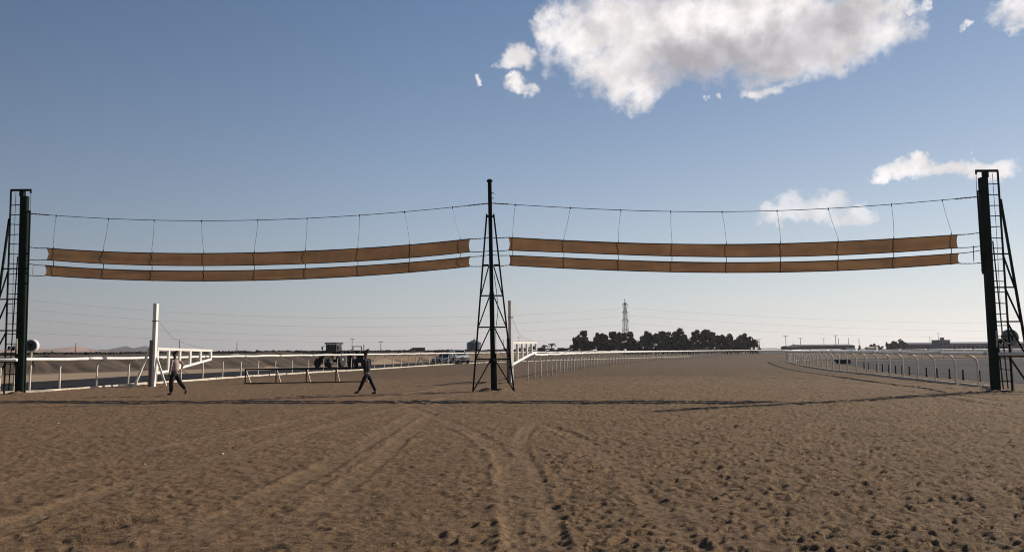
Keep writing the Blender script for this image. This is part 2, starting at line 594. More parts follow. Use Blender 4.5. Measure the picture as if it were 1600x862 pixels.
def relief(x, y, H=H):
    fx = np.clip((x - GX0) / GS, 0, len(gx) - 2)
    fy = np.clip((y - GY0) / GS, 0, len(gy) - 2)
    i, j = fx.astype(int), fy.astype(int)
    u, v = fx - i, fy - j
    h = (H[j, i] * (1 - u) + H[j, i + 1] * u) * (1 - v) + (H[j + 1, i] * (1 - u) + H[j + 1, i + 1] * u) * v
    fade = sstep(GX0, GX0 + 2, x) * (1 - sstep(GX1 - 2, GX1, x)) * (1 - sstep(GY1 - 8, GY1, y)) * sstep(GY0, GY0 + .5, y)
    return h * fade


def grid_mesh(name, X, Y, Z, m, parent=None, smooth=True, keep=None, extra=None):
    rows, cols = X.shape
    v = np.stack([X, Y, Z], -1).reshape(-1, 3).astype(np.float32)
    idx = np.arange(rows * cols).reshape(rows, cols)
    q = np.stack([idx[:-1, :-1], idx[:-1, 1:], idx[1:, 1:], idx[1:, :-1]], -1).reshape(-1, 4).astype(np.int32)
    if keep is not None:
        kk = keep.ravel()
        q = q[kk[q].all(axis=1)]
        used = np.zeros(len(v), bool); used[q.ravel()] = True
        remap = np.cumsum(used) - 1
        if extra: extra = (extra[0], extra[1].reshape(-1)[used])
        v = v[used]; q = remap[q].astype(np.int32)
    me = bpy.data.meshes.new(name)
    me.vertices.add(len(v)); me.vertices.foreach_set('co', v.ravel())
    me.loops.add(q.size); me.loops.foreach_set('vertex_index', q.ravel())
    me.polygons.add(len(q))
    me.polygons.foreach_set('loop_start', np.arange(0, q.size, 4, dtype=np.int32))
    me.update(calc_edges=True)
    if extra:
        me.attributes.new(extra[0], 'FLOAT', 'POINT').data.foreach_set('value', extra[1].reshape(-1).astype(np.float32))
    if smooth: me.shade_smooth()
    me.materials.append(m)
    o = bpy.data.objects.new(name, me)
    COL.objects.link(o)
    return o


# sand of the track
def sand_mat(name, near):
    m = bpy.data.materials.new(name)
    m.use_nodes = True
    t = m.node_tree
    b = t.nodes['Principled BSDF']
    n = NT(t)
    g = n.node('ShaderNodeNewGeometry').outputs['Position']
    mp = n.node('ShaderNodeMapping'); t.links.new(g, mp.inputs[0])
    mp.inputs['Scale'].default_value = (1, 1, 0)
    P = mp.outputs[0]
    big = n.noise(P, 0.16, 4, 0.6)
    mid = n.noise(P, 1.1, 5, 0.65)
    fin_ = n.noise(P, 11, 6, 0.8)
    grit = n.noise(P, 70, 3, 0.8)
    ss = n.node('ShaderNodeSeparateXYZ'); t.links.new(P, ss.inputs[0])
    lr = n.maprange(n.m('ADD', ss.outputs[0], n.m('MULTIPLY', n.m('SUBTRACT', big.outputs['Fac'], .5), 16)), -7, 5)
    base = n.mix(lr, (0.240, 0.134, 0.070), (0.230, 0.142, 0.067))
    base = n.mix(n.maprange(mid.outputs['Fac'], 0.35, 0.7), base, (0.132, 0.083, 0.043))
    base = n.mix(n.maprange(big.outputs['Fac'], 0.52, 0.75, 0, 0.6), base, (0.146, 0.098, 0.052))
    base = n.mix(n.maprange(fin_.outputs['Fac'], 0.46, 0.57, 0, 0.9), base, (0.055, 0.032, 0.018))
    mp2 = n.node('ShaderNodeMapping'); t.links.new(g, mp2.inputs[0]); mp2.inputs['Scale'].default_value = (1, .55, 0); mp2.inputs['Rotation'].default_value = (0, 0, .25)
    drift = n.noise(mp2.outputs[0], 4.0, 6, 0.7, .4)
    base = n.mix(n.maprange(drift.outputs['Fac'], 0.50, 0.62, 0, 0.55), base, (0.085, 0.055, 0.033))
    base = n.mix(n.maprange(grit.outputs['Fac'], 0.50, 0.60, 0, 0.75), base, (0.40, 0.28, 0.17))
    far_shade = n.maprange(n.m('ADD', ss.outputs[1], n.m('MULTIPLY', n.m('SUBTRACT', big.outputs['Fac'], .5), 30)), 34, 62, 0, 0.46, smooth=True)  # self-shadowing of rough sand beyond the gate, put into the base colour
    base = n.mix(far_shade, base, (0.055, 0.038, 0.026))
    at_ = n.node('ShaderNodeAttribute'); at_.attribute_name = 'packed'
    base = n.mix(n.m('MULTIPLY', at_.outputs['Fac'], n.maprange(fin_.outputs['Fac'], .60, .42, .1, .85)), base, (0.250, 0.168, 0.098))
    t.links.new(base, b.inputs['Base Color'])
    b.inputs['Roughness'].default_value = 0.95
    b.inputs['Specular IOR Level'].default_value = 0.15
    hgt = n.m('ADD', n.m('MULTIPLY', fin_.outputs['Fac'], 1.0), n.m('MULTIPLY', grit.outputs['Fac'], 0.25))
    if not near:
        hgt = n.m('ADD', hgt, n.m('MULTIPLY', mid.outputs['Fac'], 6.0))
    bn = n.node('ShaderNodeBump')
    bn.inputs['Strength'].default_value = 1.0
    bn.inputs['Distance'].default_value = 0.05
    t.links.new(hgt, bn.inputs['Height'])
    t.links.new(bn.outputs[0], b.inputs['Normal'])
    return m


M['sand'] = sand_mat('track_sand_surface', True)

# ------------------------------------------------------------------ fences: courses first (ground points)
LEFT = [Vector(p) for p in ((-22.2, 32.9, 0), (-21.35, 35.0, 0), (-20.0, 44.0, 0), (-18.4, 56, 0), (-16.0, 66, 0), (-13.3, 76, 0), (-8.5, 99, 0),
                            (-3.0, 116, 0), (5, 130, 0), (19, 152, 0), (46, 195, 0), (90, 262, 0))]
BRANCH = [Vector(p) for p in ((0.85, 44.8, 0), (2.7, 53, 0), (6.1, 69, 0), (11.3, 88, 0), (19.5, 112, 0), (33, 146, 0), (56, 198, 0), (97, 268, 0), (140, 330, 0))]
RIGHT = [Vector(p) for p in ((19.6, 31.2, 0), (20.3, 33.6, 0), (21.2, 39.5, 0), (22.5, 47, 0), (24.4, 58, 0), (27.1, 70, 0), (30.9, 84, 0), (34.4, 96, 0),
                             (36.6, 103, 0), (38.6, 108, 0), (43, 113, 0), (53, 118.5, 0), (72, 126, 0), (100, 137, 0), (140, 150, 0))]


def smooth_path(P, step=0.5):
    out = []
    for i in range(len(P) - 1):
        p0, p1, p2, p3 = P[max(i - 1, 0)], P[i], P[i + 1], P[min(i + 2, len(P) - 1)]
        n = max(2, int((p2 - p1).length / step))
        for k in range(n):
            t = k / n
            out.append(0.5 * ((2 * p1) + (p2 - p0) * t + (2 * p0 - 5 * p1 + 4 * p2 - p3) * t * t + (-p0 + 3 * p1 - 3 * p2 + p3) * t ** 3))
    out.append(P[-1])
    return out


def resample(path, step, start=0.0):
    out, need = [], start
    for a, b in zip(path[:-1], path[1:]):
        l = (b - a).length
        while need <= l and l > 0:
            out.append((a + (b - a) * (need / l), (b - a).normalized()))
            need += step
        need -= l
    return out


LP, BP, RP = smooth_path(LEFT), smooth_path(BRANCH), smooth_path(RIGHT)

# ------------------------------------------------------------------ terrain
toeX = np.array([-400, -120, -60, -41, -32, -21, -15, -3, 20, 60, 160, 400.])
toeY = np.array([40, 52, 60, 67, 79, 93, 112, 160, 235, 330, 520, 900.])


def terrain_h(x, y):
    toe = np.interp(x, toeX, toeY)
    d = (y - toe - 3.6) * 0.8
    flute = 1.5 * fbm(x * 0.28 + y * .1, y * 0.12, 4, 41)
    r = sstep(0.0, 5.5, d + flute)
    h = r * (1.30 + 0.25 * fbm(x * 0.05, y * 0.05, 3, 8)) + r * (1 - sstep(8, 18, d)) * 0.9 * fbm(x * 0.5, y * 0.3, 4, 4) + r * sstep(20, 120, d) * 0.12
    # gentle fall-away to the right keeps the infield level
    h = h * (1 - sstep(60, 200, x))
    h += 0.06 * fbm(x * 0.2, y * 0.2, 3, 3) * sstep(10, 60, np.hypot(x, y)) * (1 - sstep(16, 20, x) * (1 - sstep(140, 170, y)) * (1 - sstep(190, 220, x)))
    rr = np.hypot(x, y)
    h += sstep(500, 2500, rr) * 1.6 * (fbm(x * 0.002, y * 0.002, 3, 13)) 
    return h


def warp(n, near, far):
    t = np.linspace(-1, 1, n)
    k = np.log(far / near)
    return np.sign(t) * near * (np.exp(np.abs(t) * k) - 1)


tx = warp(361, 14, 9000)
ty = np.concatenate([np.linspace(-400, -2, 14), 0 + 12 * (np.exp(np.linspace(0, 1, 420) * math.log(9000 / 12)) - 1)])
TX, TY = np.meshgrid(tx, ty)
TZ = terrain_h(TX, TY)
# lower the coarse sheet under the finely modelled sand
LF = np.array([(p.x, p.y) for p in LP]); RF = np.array([(p.x, p.y) for p in RP if p.y < 101])


def on_track(x, y, margin):
    xl = np.where(y < 32.9, -500.0, np.interp(y, LF[:, 1], LF[:, 0]) - margin)
    xr = np.where(y < 31.2, 500.0, np.where(y > 100.0, 500.0, np.interp(y, RF[:, 1], RF[:, 0]) + margin))
    return (x > xl) & (x < xr)


TZ = TZ - 0.16 * (TY > 1.5) * (TY < 108) * (np.abs(TX) < 0.80 * (TY + 2.0)) * on_track(TX, TY, 0.0)

terr_m = bpy.data.materials.new('desert_ground'); terr_m.use_nodes = True
_t = terr_m.node_tree; _n = NT(_t); _b = _t.nodes['Principled BSDF']
_g = _n.node('ShaderNodeNewGeometry').outputs['Position']
_s = _n.node('ShaderNodeSeparateXYZ'); _t.links.new(_g, _s.inputs[0])
_n1 = _n.noise(_g, 0.08, 5, 0.6); _n2 = _n.noise(_g, 1.5, 5, 0.7)
_c = _n.mix(_n.maprange(_n1.outputs['Fac'], .35, .65), (0.24, 0.165, 0.105), (0.17, 0.12, 0.078))
_c = _n.mix(_n.maprange(_n2.outputs['Fac'], .4, .7, 0, .6), _c, (0.12, 0.09, 0.065))
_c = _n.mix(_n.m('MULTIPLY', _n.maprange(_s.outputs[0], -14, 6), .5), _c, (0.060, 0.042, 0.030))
# dark gravel lies on the raised plain
_gr = _n.maprange(_n.m('ADD', _s.outputs[2], _n.m('MULTIPLY', _n2.outputs['Fac'], .3)), 1.15, 1.4)
_c = _n.mix(_n.m('MULTIPLY', _gr, 0.85), _c, (0.055, 0.042, 0.040))
_t.links.new(_c, _b.inputs['Base Color']); _b.inputs['Roughness'].default_value = 0.95
_b.inputs['Specular IOR Level'].default_value = 0.1
_bn = _n.node('ShaderNodeBump'); _bn.inputs['Strength'].default_value = .7; _bn.inputs['Distance'].default_value = .15
_t.links.new(_n2.outputs['Fac'], _bn.inputs['Height']); _t.links.new(_bn.outputs[0], _b.inputs['Normal'])
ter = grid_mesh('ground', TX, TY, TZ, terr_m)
tag(ter, 'brown desert ground reaching to the horizon', kind='structure')

# finely modelled sand of the race track in front of the camera and under the gate
nr, nc = 720, 860
Yr = 2.6 * np.exp(np.linspace(0, 1, nr) * math.log(118 / 2.6))
U = np.linspace(-0.86, 0.86, nc)
FX = U[None, :] * (Yr[:, None] + 2.0)
FY = np.repeat(Yr[:, None], nc, 1)
FZ = relief(FX, FY) + terrain_h(FX, FY) + 0.004
edge = 1 - np.minimum(1, np.minimum(np.arange(nc)[None, :], nc - 1 - np.arange(nc)[None, :]) / 3.0)
edge = np.maximum(edge, (np.arange(nr)[:, None] > nr - 4) * 1.0)
FZ -= edge * 0.2
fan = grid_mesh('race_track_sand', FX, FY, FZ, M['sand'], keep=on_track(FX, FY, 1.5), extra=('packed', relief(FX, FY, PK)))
tag(fan, 'churned brown race track sand with hoof prints and tyre ruts', kind='structure')


def strip(name, path_pts, w0, w1, z, m, label, side=1):
    """ribbon lying to the side of a path between offsets w0 and w1 (callable or number)"""
    v, f = [], []
    for i, p in enumerate(path_pts):
        d = (path_pts[min(i + 1, len(path_pts) - 1)] - path_pts[max(i - 1, 0)]).normalized()
        nrm = Vector((-d.y, d.x, 0)) * side
        a = w0(p) if callable(w0) else w0
        b = w1(p) if callable(w1) else w1
        for k in range(5):
            q = p + nrm * (a + (b - a) * k / 4)
            v.append((q.x, q.y, z + float(terrain_h(np.array([q.x]), np.array([q.y]))[0])))
    for i in range(len(path_pts) - 1):
        for k in range(4):
            o = i * 5 + k
            f.append((o, o + 1, o + 6, o + 5))
    me = bpy.data.meshes.new(name)
    me.from_pydata(v, [], f)
    bm = bmesh.new(); bm.from_mesh(me)
    bmesh.ops.recalc_face_normals(bm, faces=bm.faces)
    if sum(fc.normal.z for fc in bm.faces) < 0: bmesh.ops.reverse_faces(bm, faces=bm.faces)
    bm.to_mesh(me); bm.free()
    me.shade_smooth()
    me.materials.append(m)
    o = bpy.data.objects.new(name, me)
    COL.objects.link(o)
    return tag(o, label, kind='structure')


# eroded face of the earth bank
ns, nd = 1500, 46
bX = np.linspace(-82, 6, ns); bY = np.interp(bX, toeX, toeY)
txv = np.gradient(bX); tyv = np.gradient(bY); tl_ = np.hypot(txv, tyv)
sm = np.ones(61) / 61
nx_ = np.convolve(-tyv / tl_, sm, 'same'); ny_ = np.convolve(txv / tl_, sm, 'same')
nl_ = np.hypot(nx_, ny_); nx_, ny_ = nx_ / nl_, ny_ / nl_
arc = np.cumsum(tl_)
dd = np.linspace(-2.5, 11.5, nd)
BX = bX[None, :] + nx_[None, :] * dd[:, None]; BY = bY[None, :] + ny_[None, :] * dd[:, None]
AR = np.repeat(arc[None, :], nd, 0); DD = np.repeat(dd[:, None], ns, 1)
gul = np.abs(fbm(AR * .16 + DD * .05, DD * .05 + 9, 4, 61, .6)) * 2
BZ = 1.62 * sstep(0, 6.0, DD + 3.0 * fbm(AR * .07, DD * 0 + 2, 3, 66)) * (1 + .25 * fbm(AR * .05, DD * 0 + 7, 3, 62)) - 0
BZ += (gul - .25) * .95 * sstep(-.5, 2.5, DD) * (1 - sstep(6, 10, DD)) + .10 * fbm(AR * 1.1, DD * 1.1, 3, 63)
BZ = np.maximum(BZ, -0.3) * (1 - sstep(8.5, 11.5, DD) * .45) - .12 * (1 - sstep(-2.5, -1.0, DD))
bank_m = mat('earth_bank_soil', (0.105, 0.072, 0.046), .95, 0, .2, .35, .6, 3, col2=(0.055, 0.037, 0.026), coords='Object')
tag(grid_mesh('earth_bank_terrain', BX, BY, BZ, bank_m), 'brown eroded earth bank behind the left rail fence', kind='structure')

ext = [LP[0] + (LP[0] - LP[6]) * k for k in (6.0, 4.0, 2.0)] + LP
strip('service_road', [p for p in ext[:240]], 1.0, 9.0, 0.055, M['asphalt'], 'dark asphalt service road behind the left rail fence', 1)
M['verge'] = mat('pale_verge_sand', (0.33, 0.225, 0.135), .95, 0, .1, .3, .4, 8, col2=(0.25, 0.17, 0.105))
strip('sand_verge_ground', [p for p in ext[:150]], 9.0, 21.0, 0.035, M['verge'], 'pale sand verge between the service road and the earth bank', 1)
# camel road and paved yard beyond the right fence
yard = [(24.3, 26), (24.3, 39.6), (24.6, 41.5), (25.1, 45), (25.8, 49.5), (27.8, 58), (30.6, 66), (33.5, 76), (37.5, 89), (41.5, 101), (47, 107), (57, 112), (74, 119), (102, 130), (140, 143), (175, 152), (175, 26)]
tag(MB().add([(x, y, .012) for x, y in yard], [tuple(range(len(yard)))]).build('paved_yard', M['greyasphalt']), 'grey paved yard beyond the right rail fence', kind='structure')

# ------------------------------------------------------------------ rail fences
RAILH = 1.46


def gooseneck(rail_side):
    """post curving over towards +X*rail_side, rail sits on its end"""
    pts = [(0, 0, -0.1), (0, 0, 0.5), (0, 0, 1.02)]
    for k in range(1, 7):
        a = math.pi / 2 * k / 6
        pts.append((rail_side * 0.36 * (1 - math.cos(a)), 0, 1.02 + 0.36 * math.sin(a)))
    pts.append((rail_side * 0.42, 0, 1.385))
    return MB().tube(pts, 0.044, 7)


def rail_fence(name, path, side, label, step=2.5, start=0.3, group='white running rail fences', kerb=True, rail_from=0, rail_r=0.072, bent=None):
    root = empty(name, path[0], 0, label, 'rail fence', group)
    inv = path[0]
    pr = gooseneck(1).build('post', M['postwhite'], root, True)
    pm = pr.data
    first = True
    offs = []
    for p, d in resample(path, step, start):
        nrm = Vector((d.y, -d.x, 0)) * side      # side=1: to the right of travel
        rz = math.atan2(nrm.y, nrm.x)
        o = pr if first else link_copy(pr, root)
        first = False
        o.location = (p.x - inv.x, p.y - inv.y, random.uniform(-.015, .01))
        o.rotation_euler = (random.uniform(-.012, .012), random.uniform(-.015, .015), rz + random.uniform(-.03, .03))
    # top rail in lengths
    rp = []
    for i, p in enumerate(path):
        d = (path[min(i + 1, len(path) - 1)] - path[max(i - 1, 0)]).normalized()
        rp.append(p + Vector((d.y, -d.x, 0)) * side * 0.42 + Vector((0, 0, RAILH + 0.012 * math.sin(i * 0.7))) - inv)
    n_ = 10
    for i in range(0, len(rp) - 1, n_):
        MB().tube(rp[i:i + n_ + 1], rail_r, 8).build('rail', M['white'], root, True)
    if kerb:
        kp = resample(path, 2.5, 0.0)
        for (a, d) in kp[:70]:
            if random.random() < 0.015: continue
            b = a + d * 2.44
            z0, z1 = random.uniform(.01, .05), random.uniform(.01, .05)
            MB().bar(a - inv + Vector((0.0, 0, z0)) + Vector((d.y, -d.x, 0)) * side * 0.06, b - inv + Vector((0, 0, z1)) + Vector((d.y, -d.x, 0)) * side * 0.06, 0.09, 0.17).build('kerb_board', M['dirty'], root)
    return root


fl = rail_fence('rail_fence', LP, 1, 'long white rail fence along the dark road, from left tower to the trees', start=.95)
fb = rail_fence('rail_fence', BP, 1, 'white rail fence starting at the tall white post by the middle tower', 2.05, 0.05, kerb=False)
fr = rail_fence('rail_fence', RP, -1, 'white rail fence in a hairpin bend behind the right tower', 2.4, 2.75)



def stub_rail(a, b, label):
    """short run of rail passing in front of a side tower"""
    root = empty('rail_fence', a, 0, label, 'rail fence', 'white running rail fences')
    d = b - a
    MB().tube([Vector((0, 0, RAILH)), d * 0.5 + Vector((0, 0, RAILH - 0.01)), d + Vector((0, 0, RAILH))], 0.07, 10).build('rail', M['white'], root, True)
    g = gooseneck(1).build('post', M['postwhite'], root, True)
    n_ = max(1, int(d.length / 2.4))
    for i in range(n_):
        o = g if i == 0 else link_copy(g, root)
        p = d * ((i + 0.75) / n_)
        o.location = (p.x, p.y + 0.42, 0)
        o.rotation_euler = (0, 0, -math.pi / 2)
    return root


# ------------------------------------------------------------------ the gate: three green towers
GL, GM, GR = ground(30, 615.5), ground(771, 611), ground(1556, 611.5)


def on_plane(px, py, A, B):
    """where the line of sight meets the upright plane through A and B"""
    n = Vector((B.y - A.y, A.x - B.x, 0))
    d = ray(px, py)
    o = Vector((0, 0, CAMZ))
    return o + d * ((A - o).dot(n) / d.dot(n))


LEVELS = (1.36, 2.72, 4.07, 5.40)


def side_tower(base, top, sgn, label):
    """sgn: direction of the ladder side along x"""
    root = empty('steel_tower', base, 0, label, 'tower', 'green steel towers of the gate')
    H_ = top.z
    lean = Vector((top.x - base.x, top.y - base.y, 0))

    def P(x, y, z):
        return Vector((x * sgn, y, z)) + lean * (z / H_)
    MB().bar(P(0, 0, -0.05), P(0, 0, H_ - 0.28), 0.29, 0.20, (0, 1, 0)).build('column', M['green'], root)
    MB().bar(P(0.10, 0, H_ - 0.279), P(0.10, 0, H_ - 0.04), 0.17, 0.2, (0, 1, 0)).build('column_head', M['green'], root)
    MB().bar(P(-0.28, 0, H_), P(0.62, 0, H_), 0.09, 0.07, (0, 1, 0)).bar(P(-0.26, 0, H_ - .03), P(-0.26, 0, H_ - .14), 0.05).build('top_bracket', M['green'], root)
    MB().bar(P(0.59, -0.03, H_ - .04), P(0.63, -0.03, 0), 0.055).build('ladder_stile', M['green'], root)
    z = 0.42
    while z < H_ - 0.3:
        MB().bar(P(0.135, -0.03 + random.uniform(-.01, .01), z + random.uniform(-.02, .02)), P(0.60, -0.03, z + random.uniform(-.02, .02)), 0.032).build('rung', M['green'], root)
        z += 0.432
    legx = lambda z: 0.66 + (7.6 - z) / 7.6 * 0.82
    MB().bar(P(legx(7.6) + .0, 0.02, 7.6), P(legx(0), 0.02, 0), 0.075).build('outer_leg', M['green'], root)
    for zz in LEVELS:
        MB().bar(P(0.14, 0.03, zz), P(legx(zz), 0.03, zz), 0.055).build('strut', M['green'], root)
    lv = (0.0,) + LEVELS
    for a, b in zip(lv[:-1], lv[1:]):
        MB().bar(P(0.64, 0.06, b), P(legx(a) - 0.02, 0.06, a + 0.03), 0.05).build('brace', M['green'], root)
    MB().bar(P(0.40, 0.25, 5.95), P(0.50 + 1.20, 1.9, 0), 0.045).build('rear_stay', M['green'], root)
    MB().bar(P(0.22, 0.2, 4.2), P(0.30 + .95, 1.5, 0), 0.05).build('rear_stay', M['green'], root)
    MB().tube([P(-0.25, 0, 7.95), P(-0.235, 0, 0 if sgn < 0 else 4.6)], 0.035, 8).build('banner_rail', M['green'], root)
    for zz in (7.9, 6.05, 5.4, 5.2, 4.75):
        MB().bar(P(-0.13, 0, zz), P(-0.27, 0, zz), 0.06).build('eye_bracket', M['green'], root)
    MB().tube([P(-0.26, 0, H_ - .1), P(-0.27, 0.01, 7.95)], 0.010, 5).build('hoist_cable', M['wire'], root)
    MB().tube([P(0.36, -0.05, H_ - .1), P(0.40, -0.02, 6.5), P(0.36, -0.05, 4.0), P(0.30, -.1, 1.9)], 0.010, 5).build('hoist_rope', M['wire'], root)
    # winch with pale crank
    w = MB().lathe([(0.10, -.10), (0.10, -.08), (0.05, -.078), (0.05, .078), (0.10, .08), (0.10, .10)], tuple(P(0.32, -0.12, 1.95)), 14, 'X').build('winch_drum', M['green'], root)
    MB().tube([P(0.52, -0.2, 1.86), P(0.34, -0.22, 1.9), P(0.22, -0.22, 2.02), P(0.02, -0.22, 2.06)], 0.028, 7).build('crank_arm', M['rope'], root, True)
    MB().tube([P(0.02, -0.24, 2.36), P(0.0, -0.24, 1.72)], 0.028, 7).build('crank_handle', M['rope'], root, True)
    MB().box(tuple(P(0.08, 0, 0.02)), (0.62, 0.5, 0.08)).build('base_plate', M['rust'], root)
    return root


tl = on_plane(39, 297, GL, GM); tr_ = on_plane(1535, 267, GM, GR); tm = on_plane(765, 282, GL, GM)
side_tower(GL, tl, -1, 'dark green steel tower with ladder at the left end of the gate')
side_tower(GR, tr_, 1, 'dark green steel tower with ladder at the right end, beside the hairpin fence')


def middle_tower():
    root = empty('steel_tower', GM, 0, 'slim dark green lattice mast in the middle between both brown banners', 'tower', 'green steel towers of the gate')
    H_ = tm.z
    lean = Vector((tm.x - GM.x, tm.y - GM.y, 0))

    def P(x, y, z):
        return Vector((x, y, z)) + lean * (z / H_)
    MB().bar(P(0, 0, 0.0), P(0, 0, 4.2), 0.20, 0.18, (0, 1, 0)).bar(P(0, 0, 4.2), P(0, 0, H_ - .05), 0.165, 0.15, (0, 1, 0)).build('mast', M['green'], root)
    MB().lathe([(0.13, 0), (0.13, .07), (0.05, .12)], tuple(P(0, 0, H_ - .06)), 12).build('mast_cap', M['green'], root)
    legx = lambda z: 0.15 + (7.6 - z) / 7.6 * 0.72
    for s in (-1, 1):
        MB().bar(P(s * legx(7.6), 0, 7.62), P(s * legx(0), 0, 0), 0.07).build('outer_leg', M['green'], root)
        MB().bar(P(s * 0.08, 0.0, 7.52), P(s * 0.18, 0.0, 7.52), 0.08).build('leg_bracket', M['green'], root)
    for zz in LEVELS:
        for s in (-1, 1):
            MB().bar(P(s * 0.10, 0.02, zz), P(s * legx(zz), 0.02, zz), 0.06).build('strut', M['green'], root)
    lv = (0.0,) + LEVELS
    for a, b in zip(lv[:-1], lv[1:]):
        for s in (-1, 1):
            MB().bar(P(s * 0.11, 0.05, b - .06), P(s * (legx(a) - .03), 0.05, a + .05), 0.05).build('brace', M['green'], root)
    MB().tube([P(0.12, -.12, 5.0), P(0.22, -.14, 4.2), P(0.26, -.14, 3.4), P(.15, -.14, 2.6), P(.14, -.14, 1.6)], 0.014, 6).build('rope', M['wire'], root)
    MB().lathe([(0.07, 0), (0.13, .05), (.13, .2), (.07, .25)], tuple(P(-.02, -.22, 1.15)), 12).build('winch_drum', M['green'], root, True)
    MB().tube([P(.13, -.1, 1.6), P(.13, -.1, .1)], 0.03, 7).build('conduit', M['green'], root)
    MB().box((0.0, -.02, 0.05), (0.66, 0.5, 0.12)).box((-.32, -.05, 0.07), (0.3, 0.3, 0.1), 0.4).build('base_plate', M['black'], root)
    MB().bar(P(.06, -.08, 8.55), P(.2, -.08, 8.5), 0.03).bar(P(.06, -.08, 8.3), P(.16, -.08, 8.3), 0.03).build('top_hook', M['green'], root)
    # small flood lamp clipped to the right leg
    lp_ = MB().box((0.72, -.08, 1.0), (0.09, 0.09, 0.12), 0.3).build('lamp_housing', M['black'], root)
    MB().box((0.79, -.10, 1.0), (0.05, 0.10, 0.11), 0.3).build('lamp_glass', M['lamp'], lp_)
    return root


middle_tower()

# ------------------------------------------------------------------ the two hanging cloth banners
SP = {
    'L': dict(A=GL, B=GM,
              ut=[(72.5, 387.5), (161, 393), (237, 395), (317, 396), (397, 394.5), (477, 392.5), (559, 388), (640, 382.5), (735, 373)],
              ub=[(72.5, 406), (161, 411), (237, 414.5), (317, 415.5), (400, 414), (477, 411), (559, 408), (640, 403), (735, 393)],
              lt=[(70, 414.5), (161, 420), (237, 422.5), (317, 424), (400, 421.5), (477, 419.5), (559, 415.5), (640, 410), (735, 401)],
              lb=[(70, 430), (161, 435.5), (237, 438), (317, 439), (400, 437.5), (477, 435.5), (559, 431.5), (640, 425), (735, 416)],
              tw=[(47, 333.5), (88, 337), (170, 341.5), (241, 344), (315, 344.6), (403, 344), (480, 341), (562, 336.5), (632, 330.5), (707, 324), (765, 317.5)],
              dr=[(88, 83), (170, 161), (241, 237), (315, 318), (403, 397), (480, 477), (562, 559), (632, 640), (707, 719)],
              e0=[(46, 386), (45, 405.5), (45, 412), (44, 430)], e1=[(765, 371), (765, 392), (765, 398), (765, 415)]),
    'R': dict(A=GM, B=GR,
              ut=[(794, 371), (882, 375), (966, 379.5), (1050, 381), (1135, 381.5), (1220, 381), (1310, 376.7), (1397, 373.5), (1497, 366.6)],
              ub=[(794, 391), (882, 394), (966, 397.5), (1050, 400), (1135, 401.5), (1220, 400.5), (1310, 398), (1397, 394.5), (1497, 386.8)],
              lt=[(795, 399), (882, 402.5), (966, 406.5), (1050, 409), (1135, 410), (1220, 409.5), (1310, 406), (1397, 403), (1499, 395.5)],
              lb=[(795, 414.5), (882, 418.5), (966, 422.5), (1050, 425), (1135, 425.5), (1220, 425), (1310, 422), (1397, 419), (1499, 411)],
              tw=[(765, 317.5), (805, 319.5), (891, 324.5), (970, 328.5), (1048, 330.5), (1128, 330.5), (1214, 329), (1294, 326), (1393, 319), (1472, 313), (1526, 307.5)],
              dr=[(805, 801), (891, 881), (970, 966), (1048, 1050), (1128, 1135), (1214, 1220), (1294, 1310), (1393, 1397), (1472, 1487)],
              e0=[(766, 371), (766, 392), (766, 398), (766, 415)], e1=[(1530, 363.5), (1531, 384.5), (1532, 391), (1533, 410.5)]),
}


def fit(pts):
    """smooth curve through measured points: cubic least squares plus a little of the residue"""
    x = np.array([p[0] for p in pts], float); y = np.array([p[1] for p in pts], float)
    c = np.polyfit(x, y, 4 if len(x) > 6 else 2)
    return lambda q: float(np.polyval(c, q))


